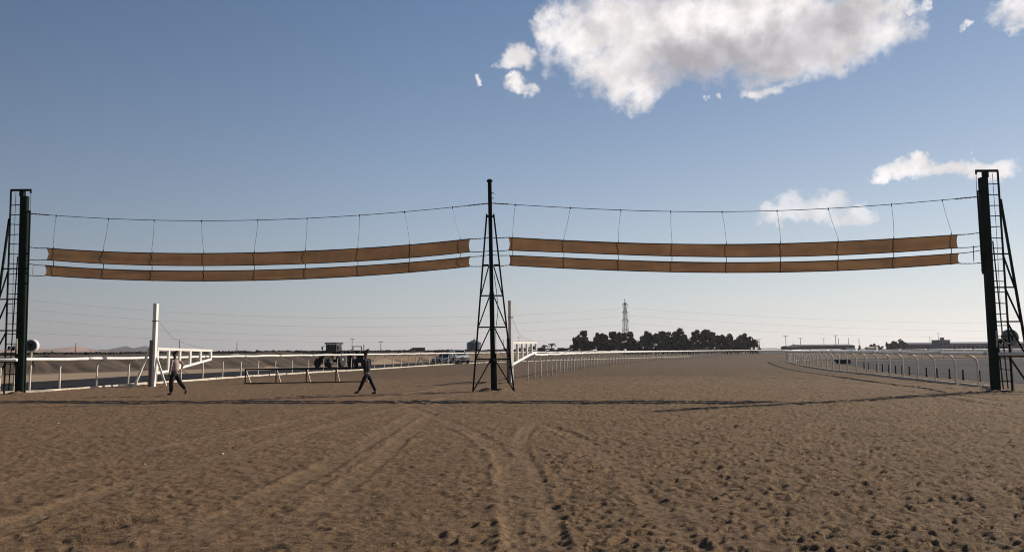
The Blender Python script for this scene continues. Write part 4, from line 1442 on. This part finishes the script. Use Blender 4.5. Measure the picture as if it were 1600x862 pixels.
wirem = mat('far_wire', (0.10, 0.10, 0.11), .7)
LW = [[(47, 469), (225, 484), (400, 494), (600, 497), (805, 492.3), (974, 481.5)],
      [(47, 484), (225, 498), (400, 507.3), (600, 511), (805, 505.3), (974, 493.5)],
      [(47, 499), (225, 513), (400, 522), (600, 525), (805, 519), (974, 506)],
      [(47, 520), (225, 528), (400, 532), (600, 534), (805, 534), (974, 528)]]
RW = [[(982, 481.5), (1100, 488.5), (1200, 495), (1400, 503), (1640, 505)], [(982, 493.5), (1100, 500), (1200, 507), (1400, 515), (1640, 517)], [(982, 506), (1100, 512), (1200, 518), (1400, 526), (1640, 528)]]
for k, (ws, side) in enumerate([(w, 'left') for w in LW] + [(w, 'right') for w in RW]):
    x = np.array([p[0] for p in ws]); y = np.array([p[1] for p in ws])
    c = np.polyfit(x, y, 2)
    x0 = -160 if side == 'left' else x[0]
    xs = np.linspace(x0, x[-1], 60)
    Yw = 560 if (side == 'left' and k < 3) else Yp
    pts = [at(q, float(np.polyval(c, q)), Yp - (0 if side == 'right' else (Yp - 430) * (978 - q) / 1140 * .6)) for q in xs]
    nm = ['topmost', 'second from top', 'third from top', 'lowest']
    tag(MB().tube(pts, .042 if side == 'left' else .036, 5).build('power_line', wirem), 'thin sagging power line %s of the pylon, %s' % (side, nm[k] if k < 4 else nm[k - 4]), 'power line', 'high voltage wires')

# ------------------------------------------------------------------ trees
def crown_mesh(name, seed, w, h, n=1500, leaf=.34, lobes=16):
    r = random.Random(seed)
    L = []
    for i in range(lobes):
        a = r.uniform(0, 2 * math.pi); q = r.uniform(0, 1) ** .6
        zz = r.uniform(.12, .92)
        wid = math.sin(math.pi * min(1, zz * .8 + .22)) ** .6
        L.append((q * w / 2 * wid * math.cos(a), q * w / 2 * wid * math.sin(a), zz * h, r.uniform(.10, .20) * w))
    v, f = [], []
    for i in range(n):
        lx, ly, lz, lr = r.choice(L)
        d = Vector((r.gauss(0, 1), r.gauss(0, 1), r.gauss(0, 1))).normalized() * lr * r.uniform(.55, 1.05)
        c = Vector((lx, ly, lz)) + Vector((d.x, d.y, d.z * .75))
        if c.z < .03 * h: c.z = abs(c.z) + .03 * h
        a = Vector((r.gauss(0, 1), r.gauss(0, 1), r.gauss(0, .7))).normalized()
        b = a.cross(Vector((r.gauss(0, 1), r.gauss(0, 1), r.gauss(0, 1)))).normalized()
        s = leaf * r.uniform(.6, 1.4)
        o = len(v)
        v += [c - a * s - b * s * .6, c + a * s - b * s * .4, c + a * s * .7 + b * s * .7, c - a * s * .8 + b * s * .5]
        f.append((o, o + 1, o + 2, o + 3))
    me = bpy.data.meshes.new(name)
    me.from_pydata([tuple(q) for q in v], [], f)
    me.materials.append(M['leaf'])
    return me


def trunk_mesh(seed, h, r0=.22):
    r = random.Random(seed)
    mb = MB().tube([(0, 0, -.3), (.05, 0, h * .35), (r.uniform(-.2, .2), r.uniform(-.2, .2), h * .7)], [r0, r0 * .75, r0 * .4], 7)
    for i in range(5):
        a = r.uniform(0, 6.28); z = h * r.uniform(.25, .5)
        mb.tube([(0, 0, z), (math.cos(a) * h * .12, math.sin(a) * h * .12, z + h * .16), (math.cos(a) * h * .22, math.sin(a) * h * .22, z + h * .36)], [r0 * .45, r0 * .3, r0 * .12], 5)
    return mb


CR = [crown_mesh('crown', 100 + i, 1.0 * w, 1.0 * h, 1500, .048, 22) for i, (w, h) in enumerate(((1.0, 1.0), (.9, 1.0), (1.15, 1.0), (.8, 1.0), (1.0, 1.0), (.75, 1.0)))]
TRK = []
for i in range(3):
    o = trunk_mesh(i, 1.0, .035).build('trunk', M['bark'])
    TRK.append(o.data)
    bpy.data.objects.remove(o)


def tree(px, pyt, Y, wpx, label, group, k=0, name='tree', pyb=547, low=.08, leafm=None):
    b = at(px, pyb, Y); z0 = gz(b)
    t = at(px, pyt, Y)
    h = t.z - z0
    w = px2m(wpx, Y)
    root = empty(name, (b.x, b.y, z0), random.uniform(0, 6.28), label, 'tree', group)
    c = bpy.data.objects.new('crown', CR[k % len(CR)]); COL.objects.link(c); c.parent = root
    c.location = (0, 0, h * low); c.scale = (w, w, h * (1 - low) * .98)
    tk = bpy.data.objects.new('trunk', TRK[k % 3]); COL.objects.link(tk); tk.parent = root
    tk.scale = (h * .9, h * .9, h)
    return root


ORD = 'first second third fourth fifth sixth seventh eighth ninth tenth eleventh twelfth thirteenth fourteenth fifteenth sixteenth seventeenth eighteenth nineteenth twentieth twenty-first twenty-second twenty-third twenty-fourth twenty-fifth twenty-sixth'.split()
grove = [(903, 524, 16), (912, 517, 20), (924, 524, 18), (934, 521, 16), (943, 521, 17), (957, 518, 20), (970, 515.5, 22), (984, 519, 18), (997, 522, 17), (1011, 518.5, 20),
         (1024, 521, 16), (1036, 517.5, 22), (1050, 513, 25), (1064, 514, 22), (1077, 519, 18), (1090, 516.5, 22), (1102, 515, 22), (1114, 518.5, 18), (1127, 519.5, 20), (1140, 522.5, 18), (1153, 523, 18), (1165, 521.5, 18), (1172, 526, 11)]
for i, (x_, y_, w_) in enumerate(grove):
    adj = 'leftmost tree of the dark grove' if i == 0 else ('rightmost small tree of the dark grove' if i == len(grove) - 1 else
          'dark bushy tree of the grove, %s tree from its left end' % ORD[i])
    tree(x_, y_ - 1, 300 + (i * 37) % 28, w_ * 1.25, adj, 'trees of the dark grove', i, low=.02)
for i, x_ in enumerate(range(900, 1176, 11)):      # lower growth between the trunks
    tree(x_ + 3, 529.5 + (i * 7) % 5, 292 + (i * 13) % 9, 19, 'low dark shrub at the foot of the grove, %s shrub from its left end' % ORD[i], 'low growth of the grove', i + 3, low=0.0)
tree(1404, 527.5, 400, 20, 'dark rounded tree left of the blue grey building', 'lone trees on the right', 2, low=.0)
for i, (x_, y_, w_, l_) in enumerate(((1361, 536, 8, 'small bush tree with its top at the left of the row by the kiosk'), (1367, 536.5, 8, 'small bush tree right behind the pale kiosk'), (1376, 537.5, 8, 'small low bush tree midway in the row'), (1386, 534, 6, 'slim little tree taller than its row'), (1393, 538, 8, 'small bush tree touching the dark rounded tree'), (1343, 539.5, 6, 'little bush at the foot of the lone thin pole'), (1234, 543.5, 10, 'dark bush before the small flat shed'))):
    tree(x_, y_, 390, w_, l_, 'small trees right of the long shed', i, low=.0)
for i, (x_, y_, w_, l_) in enumerate(((848, 542, 18, 'low dark bush left of the palms'), (876, 543, 22, 'low dark bush right of the palms'), (893, 542.5, 18, 'low dark bush touching the grove'), (790, 544, 22, 'low dark bush behind the middle mast'), (815, 543, 20, 'low dark bush behind the right swing barrier'), (833, 540, 16, 'yellowish bush above the right swing barrier frame'), (775, 545, 16, 'small bush right of the silo'), (862, 543.5, 16, 'low bush at the foot of the palms'))):
    tree(x_, y_, 330, w_ * 1.3, l_, 'bushes left of the grove', i, name='bush', low=0)
for i, (x_, y_, w_, l_) in enumerate(((133, 553, 9, 'dark desert bush under the dune peak'), (198, 552.5, 11, 'dark desert bush just left of the white post'), (78, 553, 6, 'small dark desert bush near the left tower'), (447, 547.5, 7, 'small dark desert bush left of the big tractor'), (458, 548.5, 10, 'wider dark desert bush near the big tractor'), (402, 549.5, 8, 'dark desert bush above the hurdle'))):
    tree(x_, y_, 240, w_ * 1.4, l_, 'desert bushes on the gravel plain', i, name='bush', pyb=556, low=0)


def palm(px, pyt, Y, label):
    b = at(px, 547, Y); z0 = gz(b); h = at(px, pyt, Y).z - z0
    root = empty('palm_tree', (b.x, b.y, z0), 0, label, 'palm tree', 'palms left of the grove')
    ht = h * .62
    MB().tube([(0, 0, -.2), (.1, 0, ht)], [.24, .18], 8).build('trunk', M['bark'], root)
    for i in range(22):
        a = i * 2.4; up = random.uniform(-.1, 1.1)
        L_ = h * random.uniform(.36, .46)
        mb = MB()
        prev = Vector((.1, 0, ht))
        for k in range(6):
            t = (k + 1) / 6
            cur = Vector((.1 + math.cos(a) * L_ * t * math.cos(up * .6), math.sin(a) * L_ * t * math.cos(up * .6), ht + L_ * (math.sin(up) * t - .62 * t * t)))
            sd = Vector((-math.sin(a), math.cos(a), 0)) * .30 * (1 - .5 * t)
            mb.add([prev - sd, prev + Vector((0, 0, .05)), prev + sd, cur - sd * .9 - Vector((0, 0, .1)), cur + Vector((0, 0, .05)), cur + sd * .9 - Vector((0, 0, .1))], [(0, 1, 4, 3), (1, 2, 5, 4)])
            prev = cur
        mb.build('frond', M['palm'], root)
    return root


palm(850.5, 535, 300, 'shorter dark palm left of the grove')
palm(862, 531.5, 300, 'taller dark palm left of the grove')

# ------------------------------------------------------------------ dunes and rocky hills on the left horizon
def ridge(name, prof, Y, depth, m, label, rough=1.0, seed=0):
    xs = np.linspace(prof[0][0], prof[-1][0], 260)
    ys = np.interp(xs, [p[0] for p in prof], [p[1] for p in prof])
    P = [at(float(x), float(y), Y) for x, y in zip(xs, ys)]
    wx = np.array([p.x for p in P]); wz = np.array([p.z for p in P])
    wz = np.maximum(wz + rough * 4 * fbm(wx * .02, wx * 0 + 3.3, 4, seed), .5)
    rows = np.linspace(-1, 1, 41)
    X = np.repeat(wx[None, :], 41, 0)
    Yg = Y + rows[:, None] * depth + 0 * X
    prof_ = np.where(rows < 0, (1 + rows) ** 1.2, (1 - rows) ** 1.4)[:, None]
    shift = rows[:, None] * 40
    Xs = X + shift
    Z = np.interp(Xs, wx, wz) * prof_ * (1 + .35 * fbm(X * .012, Yg * .012, 4, seed + 2) * (1 - prof_)) + 1.0 * rough * 9 * fbm(X * .02, Yg * .012, 4, seed + 5) * prof_ * (1 - prof_) * 2
    Z -= 1.0
    o = grid_mesh(name, X, Yg, Z, m)
    return tag(o, label, kind='structure')


dune_m = mat('orange_dune_sand', (0.44, 0.28, 0.19), .95, 0, .1, .006, col2=(0.17, 0.115, 0.10))
rock_m = mat('dark_hill_rock', (0.10, 0.075, 0.075), .95, 0, .1, .02, col2=(0.07, 0.055, 0.06), bump=0)
ridge('sand_dune_hills', [(-260, 549), (-150, 546), (-60, 548), (0, 546.5), (30, 545.5), (58, 542.5), (75, 545.5), (100, 544.5), (118, 540), (123, 541.5), (135, 545.5), (150, 548), (180, 549), (215, 549.5), (260, 546.5), (300, 546), (340, 548), (380, 549), (480, 548.3), (560, 548.5), (640, 548), (720, 547.4), (800, 548), (880, 549)], 2000, 420, dune_m, 'orange sand dunes on the left horizon', .3, 3)
ridge('rocky_hills', [(130, 552), (142, 549), (150, 547), (158, 545), (168, 546.3), (182, 543), (197, 539.8), (208, 543.5), (216, 542), (227, 539.5), (238, 544.5), (262, 546.5), (290, 548.8), (330, 551), (400, 552)], 2400, 300, rock_m, 'dark rocky hills behind the left fence', .5, 8)
ridge('far_haze_hills', [(520, 549.2), (620, 547.2), (700, 546.5), (780, 547), (860, 546.8), (960, 547), (1080, 545.5), (1180, 543.6), (1205, 542.8), (1228, 544), (1300, 545), (1500, 543.8), (1700, 544)], 4200, 500, rock_m, 'faint far hills along the horizon', .2, 15)

# ------------------------------------------------------------------ low scrub on the gravel plain
v, f = [], []
rs = random.Random(5)
for i in range(2600):
    Ys = rs.uniform(130, 420)
    Xs = rs.uniform(-.72, .02) * Ys
    if Ys < np.interp(Xs, toeX, toeY) + 30: continue
    zg = float(terrain_h(np.array([Xs]), np.array([Ys]))[0]); sz = rs.uniform(.25, .6) * (1 + Ys / 500)
    for k in range(6):
        c = Vector((Xs + rs.gauss(0, sz * .6), Ys + rs.gauss(0, sz * .6), zg + sz * rs.uniform(.1, .75)))
        a = Vector((rs.gauss(0, 1), rs.gauss(0, 1), rs.gauss(0, .5))).normalized() * sz * .4
        b = Vector((rs.gauss(0, .4), rs.gauss(0, .4), 1)).normalized() * sz * .3
        o = len(v)
        v += [tuple(c - a - b), tuple(c + a - b), tuple(c + a * .8 + b), tuple(c - a * .8 + b)]
        f.append((o, o + 1, o + 2, o + 3))
mb = MB(); mb.v, mb.f = v, f
tag(mb.build('desert_scrub', M['scrub']), 'low dark scrub scattered on the raised gravel plain', 'scrub', kind='stuff')

# ------------------------------------------------------------------ stones lying on the sand
stm = None
for i, (x_, y_, s_) in enumerate(((837, 620, .075), (841, 633, .055), (90, 661, .075), (347, 709, .06), (357, 616, .07), (474.5, 606, .07), (1320, 594, .12), (635, 596, .06), (676, 611.5, .07), (226, 724, .04), (848, 788, .03), (1470, 655, .06), (762, 609.5, .10), (790, 609, .12), (1533, 607, .11), (1548, 606, .08))):
    p = ground(x_, y_)
    s_ *= .62
    bm = bmesh.new(); bmesh.ops.create_icosphere(bm, subdivisions=2, radius=s_)
    for v in bm.verts: v.co *= random.uniform(.8, 1.15)
    for v in bm.verts: v.co.z *= .6
    me = bpy.data.meshes.new('pale_stone'); bm.to_mesh(me); bm.free(); me.materials.append(M['stone'])
    o = bpy.data.objects.new('pale_stone', me); COL.objects.link(o)
    zr = float((relief(np.array([p.x]), np.array([p.y])) + terrain_h(np.array([p.x]), np.array([p.y])))[0])
    o.location = (p.x, p.y, zr + s_ * .2); o.rotation_euler = (0, 0, random.uniform(0, 6))
    tag(o, ['pale stone on the sand right of the middle mast', 'pale pebble on the banner shadow right of the middle mast', 'pale stone on bare sand at the lower far left', 'pale pebble in the tyre ruts at lower left',
            'pale stone on the sand between the pink walker and the hurdle', 'pale pebble just below the black hurdle', 'pale stone below the hairpin fence', 'pale pebble left of the middle mast near the far fence', 'pale pebble left of the mast foot',
            'tiny pebble at lower left below the rut', 'tiny pebble inside the curved rut at lower middle', 'pale pebble on the hoof marked sand at right', 'pale stone leaning on the mast base', 'pale stone under the right leg of the middle mast',
            'pale stone at the last post before the right tower', 'small pale stone touching the right tower foot'][i], 'stone', 'pale stones on the sand')


# ------------------------------------------------------------------ people
def skinned(name, V, E, m, parent=None, sub=2, root_i=0, post=None):
    """grow one smooth surface over a skeleton: V = [(x,y,z,rx,ry)], E = edges"""
    me = bpy.data.meshes.new(name)
    me.from_pydata([v[:3] for v in V], E, [])
    o = bpy.data.objects.new(name, me); COL.objects.link(o)
    md = o.modifiers.new('skin', 'SKIN'); md.use_smooth_shade = True
    md.branch_smoothing = 0.6
    sl = me.skin_vertices[0].data
    for i, v in enumerate(V):
        sl[i].radius = (v[3], v[4] if len(v) > 4 else v[3])
        sl[i].use_root = (i == root_i)
    sd = o.modifiers.new('sub', 'SUBSURF'); sd.levels = sub; sd.render_levels = sub
    dg = bpy.context.evaluated_depsgraph_get()
    ev = o.evaluated_get(dg)
    nm = bpy.data.meshes.new_from_object(ev)
    nm.name = name
    bpy.data.objects.remove(o)
    nm.materials.clear(); nm.materials.append(m)
    if post:
        for v in nm.vertices: post(v)
    nm.shade_smooth()
    o = bpy.data.objects.new(name, nm); COL.objects.link(o)
    if parent: o.parent = parent
    return o


def person(base, J, label, shirt, sleeves, hat=None):
    """J: joints in metres, x towards the walking direction's opposite (figure walks to -x), y depth, z up"""
    root = empty('person', base, 0, label, 'person', 'people walking across the track')
    V, E = [], []

    def chain(pts, start=None):
        prev = start
        for p in pts:
            V.append(p); i = len(V) - 1
            if prev is not None: E.append((prev, i))
            prev = i
        return prev
    pe, ch, nk, hd = J['pelvis'], J['chest'], J['neck'], J['head']
    V.append((*pe, .125, .10)); pelvis = 0
    sp = chain([((pe[0] + ch[0]) / 2, 0, (pe[2] + ch[2]) / 2, .11, .095), (*ch, .135, .105)], pelvis)
    nb = chain([(nk[0], nk[1], nk[2] - .05, .075, .075), (*nk, .055, .055)], sp)
    # head: chin to crown, fuller at the back
    chain([(hd[0] - .012, hd[1], hd[2] - .060, .074, .080), (hd[0] + .004, hd[1], hd[2] + .01, .096, .108), (hd[0] + .012, hd[1], hd[2] + .07, .084, .098)], nb)
    for s, key in ((-1, 'L'), (1, 'R')):
        sh, el_, ha = J['sh' + key], J['el' + key], J['ha' + key]
        w = chain([(*sh, .052, .052), ((sh[0] + el_[0]) / 2, (sh[1] + el_[1]) / 2, (sh[2] + el_[2]) / 2, .045, .045), (*el_, .038, .038),
                   ((el_[0] * .4 + ha[0] * .6), (el_[1] * .4 + ha[1] * .6), (el_[2] * .4 + ha[2] * .6), .033, .033), (*ha, .025, .022)], sp)
        hp, kn, an, to = J['hp' + key], J['kn' + key], J['an' + key], J['to' + key]
        chain([(*hp, .085, .085), ((hp[0] + kn[0]) / 2, (hp[1] + kn[1]) / 2, (hp[2] + kn[2]) / 2, .072, .072), (*kn, .052, .052),
               (kn[0] * .6 + an[0] * .4 + .012, kn[1] * .6 + an[1] * .4, kn[2] * .6 + an[2] * .4, .054, .054), (*an, .036, .036),
               ((an[0] + to[0]) / 2, an[1], (an[2] + to[2]) / 2, .034, .034), (*to, .030, .025)], pelvis)
        # hand: palm and five curled fingers
        d = (Vector(ha) - Vector(el_)).normalized()
        sd = Vector((0, 1, 0)) * s
        fw = sd.cross(d).normalized()
        h0 = Vector(ha)
        HV, HE = [(*h0, .021, .017), (*(h0 + d * .045), .036, .016), (*(h0 + d * .085), .034, .014)], [(0, 1), (1, 2)]
        skinned('hand', HV, HE, M['skin'], root, 1)
        for q, (off, ln) in enumerate(((-.030, .060), (-.010, .075), (.010, .070), (.028, .055))):
            a = h0 + d * .085 + fw * off
            b = a + d * ln * .5 - sd * .008
            c = b + d * ln * .38 - sd * .022
            skinned('finger', [(*a, .0095, .009), (*b, .0085, .008), (*c, .007, .007)], [(0, 1), (1, 2)], M['skin'], root, 1)
        a = h0 + d * .03 - fw * .028
        skinned('thumb', [(*a, .012, .011), (*(a + d * .03 - fw * .02 - sd * .008), .010, .009), (*(a + d * .06 - fw * .022 - sd * .016), .008, .007)], [(0, 1), (1, 2)], M['skin'], root, 1)
        # shoe
        heel = Vector(an) + Vector((.035, 0, -.055)) if an[2] < .16 else Vector(an) + (Vector(an) - Vector(to)).normalized() * .02 + Vector((.04, 0, -.02))
        t0 = Vector(to)
        skinned('shoe', [(*heel, .042, .04), (*((heel * .55 + t0 * .45) + Vector((0, 0, .012))), .046, .036), (*t0, .042, .026)], [(0, 1), (1, 2)], M['shoe'], root, 1)
        # sleeve and trouser leg
        ends = el_ if sleeves == 'short' else tuple(Vector(el_) * .12 + Vector(ha) * .88)
        sv = [(*(Vector(ch) * .35 + Vector(sh) * .65), .075, .07), (*sh, .072, .070), (*((Vector(sh) + Vector(el_)) / 2), .062, .060)]
        if sleeves == 'short': sv += [(*((Vector(sh) * .2 + Vector(el_) * .8)), .060, .058)]
        else: sv += [(*el_, .054, .052), (*ends, .042, .040)]
        skinned('sleeve', sv, [(i, i + 1) for i in range(len(sv) - 1)], shirt, root, 2)
        skinned('ear', [(hd[0] + .01, hd[1] + s * .088, hd[2] - .005, .010, .018), (hd[0] + .014, hd[1] + s * .092, hd[2] + .025, .008, .016)], [(0, 1)], M['skin'], root, 1)
        skinned('eye', [(hd[0] - .074, hd[1] + s * .030, hd[2] + .010, .008, .008), (hd[0] - .070, hd[1] + s * .032, hd[2] + .010, .008, .008)], [(0, 1)], M['white'], root, 1)
    # trousers: one garment over hips and both legs
    TV, TE = [(pe[0], 0, pe[2] + .05, .145, .118)], []
    TV.append((pe[0], 0, pe[2] - .03, .150, .122)); TE.append((0, 1))
    for key in 'LR':
        hp, kn, an = J['hp' + key], J['kn' + key], J['an' + key]
        prev = 1
        for p, r_ in ((Vector(hp), .105), ((Vector(hp) + Vector(kn)) / 2, .092), (Vector(kn), .076), ((Vector(kn) + Vector(an)) / 2 + Vector((.012, 0, 0)), .070), (Vector(an) * .94 + Vector(kn) * .06, .058)):
            TV.append((*p, r_ * J.get('slim', 1), r_ * J.get('slim', 1))); TE.append((prev, len(TV) - 1)); prev = len(TV) - 1
    skinned('trousers', TV, TE, M['darktrousers'], root, 2)
    # shirt body
    k_ = J.get('full', 1.0)
    SV = [(pe[0], 0, pe[2] + .01, .158 * k_, .145 * k_), ((pe[0] + ch[0]) / 2, 0, (pe[2] + ch[2]) / 2, .150 * k_, .145 * k_), (ch[0], 0, ch[2], .170 * k_, .15 * k_), (nk[0] + .01, 0, nk[2] - .09, .115, .10), (nk[0], 0, nk[2] - .045, .062, .062)]
    skinned('shirt', SV, [(i, i + 1) for i in range(4)], shirt, root, 2)
    # nose, mouth, hair
    skinned('nose', [(hd[0] - .082, hd[1], hd[2] + .006, .010, .010), (hd[0] - .100, hd[1], hd[2] - .022, .013, .015)], [(0, 1)], M['skin'], root, 1)
    skinned('mouth', [(hd[0] - .082, hd[1] - .018, hd[2] - .055, .006, .006), (hd[0] - .086, hd[1] + .018, hd[2] - .055, .006, .006)], [(0, 1)], M['red'], root, 1)
    hr = J.get('hair', .0)
    skinned('hair', [(hd[0] + .045, hd[1], hd[2] - .01, .092 + hr, .100 + hr), (hd[0] + .022, hd[1], hd[2] + .055, .108 + hr, .115 + hr), (hd[0] - .012, hd[1], hd[2] + .085, .086 + hr, .095 + hr)], [(0, 1), (1, 2)], M['hair'], root, 2,
            post=lambda v: setattr(v, 'co', v.co * 1.0 + Vector((random.uniform(-.004, .004), random.uniform(-.004, .004), random.uniform(-.004, .004)))))
    skinned('body', V, E, M['skin'], root, 2)
    return root


def jx(px, py, ref, Y, y=0.0):
    """joint from the photograph's pose: metres from the foot point"""
    return ((px - ref[0]) * Y / FPX, y, (ref[1] - py) * Y / FPX)


b1 = ground(271, 617.5); Y1 = b1.y; r1_ = (271, 617.5)
f = lambda x, y, d=0: jx(x, y, r1_, Y1, d)
person(b1, dict(pelvis=f(271, 583), chest=f(271.5, 567.5), neck=f(271.5, 559.5), head=f(271, 553.5),
                shL=f(269.5, 564, -.19), elL=f(269.5, 573.5, -.24), haL=f(267.5, 583, -.22), shR=f(274, 564, .18), elR=f(281, 570.5, .26), haR=f(277.5, 577.5, .20),
                hpL=f(270, 585, -.085), knL=f(268, 599.5, -.09), anL=f(268.3, 613.3, -.09), toL=f(262.8, 616, -.10),
                hpR=f(273, 585, .085), knR=f(279.5, 598.5, .09), anR=f(288, 609, .10), toR=f(287.2, 616, .10), hair=.026, full=1.22, slim=1.15),
       'person in a pale pink shirt and dark trousers walking left beside the barrier', M['pinkshirt'], 'long')
# the thin stick held behind
a_, c_ = b1 + Vector(f(277.5, 579.5, .2)), b1 + Vector(f(289, 585.5, .25))
tag(MB().tube([a_, (a_ + c_) / 2 + Vector((0, 0, .02)), c_], .010, 6).build('stick', M['black']), 'thin dark stick in the hand of the pink shirted walker', 'stick')

b2 = ground(572, 616); Y2 = b2.y; r2_ = (572, 616)
f = lambda x, y, d=0: jx(x, y, r2_, Y2, d)
person(b2, dict(pelvis=f(573, 584), chest=f(571.5, 566), neck=f(571, 558), head=f(570.8, 551.5),
                shL=f(570, 562.5, -.18), elL=f(572.5, 573, -.23), haL=f(573, 583, -.20), shR=f(572, 562.5, .18), elR=f(575.5, 573, .22), haR=f(570, 580, .22),
                hpL=f(572, 586, -.085), knL=f(566.5, 598.5, -.09), anL=f(560.8, 610.5, -.09), toL=f(554, 613.8, -.10),
                hpR=f(574.5, 586, .085), knR=f(580, 599, .09), anR=f(586, 612, .10), toR=f(579.5, 614.8, .10), hair=.048, slim=.95, full=1.0),
       'person dressed all in black walking left behind the gate, between hurdle and mast', M['blackshirt'], 'long')

# ------------------------------------------------------------------ desert air
hz = bpy.data.materials.new('air_haze'); hz.use_nodes = True
ht = hz.node_tree; ht.nodes.clear()
pv = ht.nodes.new('ShaderNodeVolumePrincipled')
pv.inputs['Color'].default_value = (0.95, 0.93, 0.95, 1)
pv.inputs['Density'].default_value = 0.00011
pv.inputs['Anisotropy'].default_value = 0.35
oo = ht.nodes.new('ShaderNodeOutputMaterial')
ht.links.new(pv.outputs[0], oo.inputs['Volume'])
hb_ = MB().box((0, 3800, 58), (21000, 9400, 130)).build('haze', hz)
hb_['kind'] = 'stuff'
print('tris', sum(len(o.data.polygons) for o in bpy.data.objects if o.type == 'MESH'), 'objs', len(bpy.data.objects))
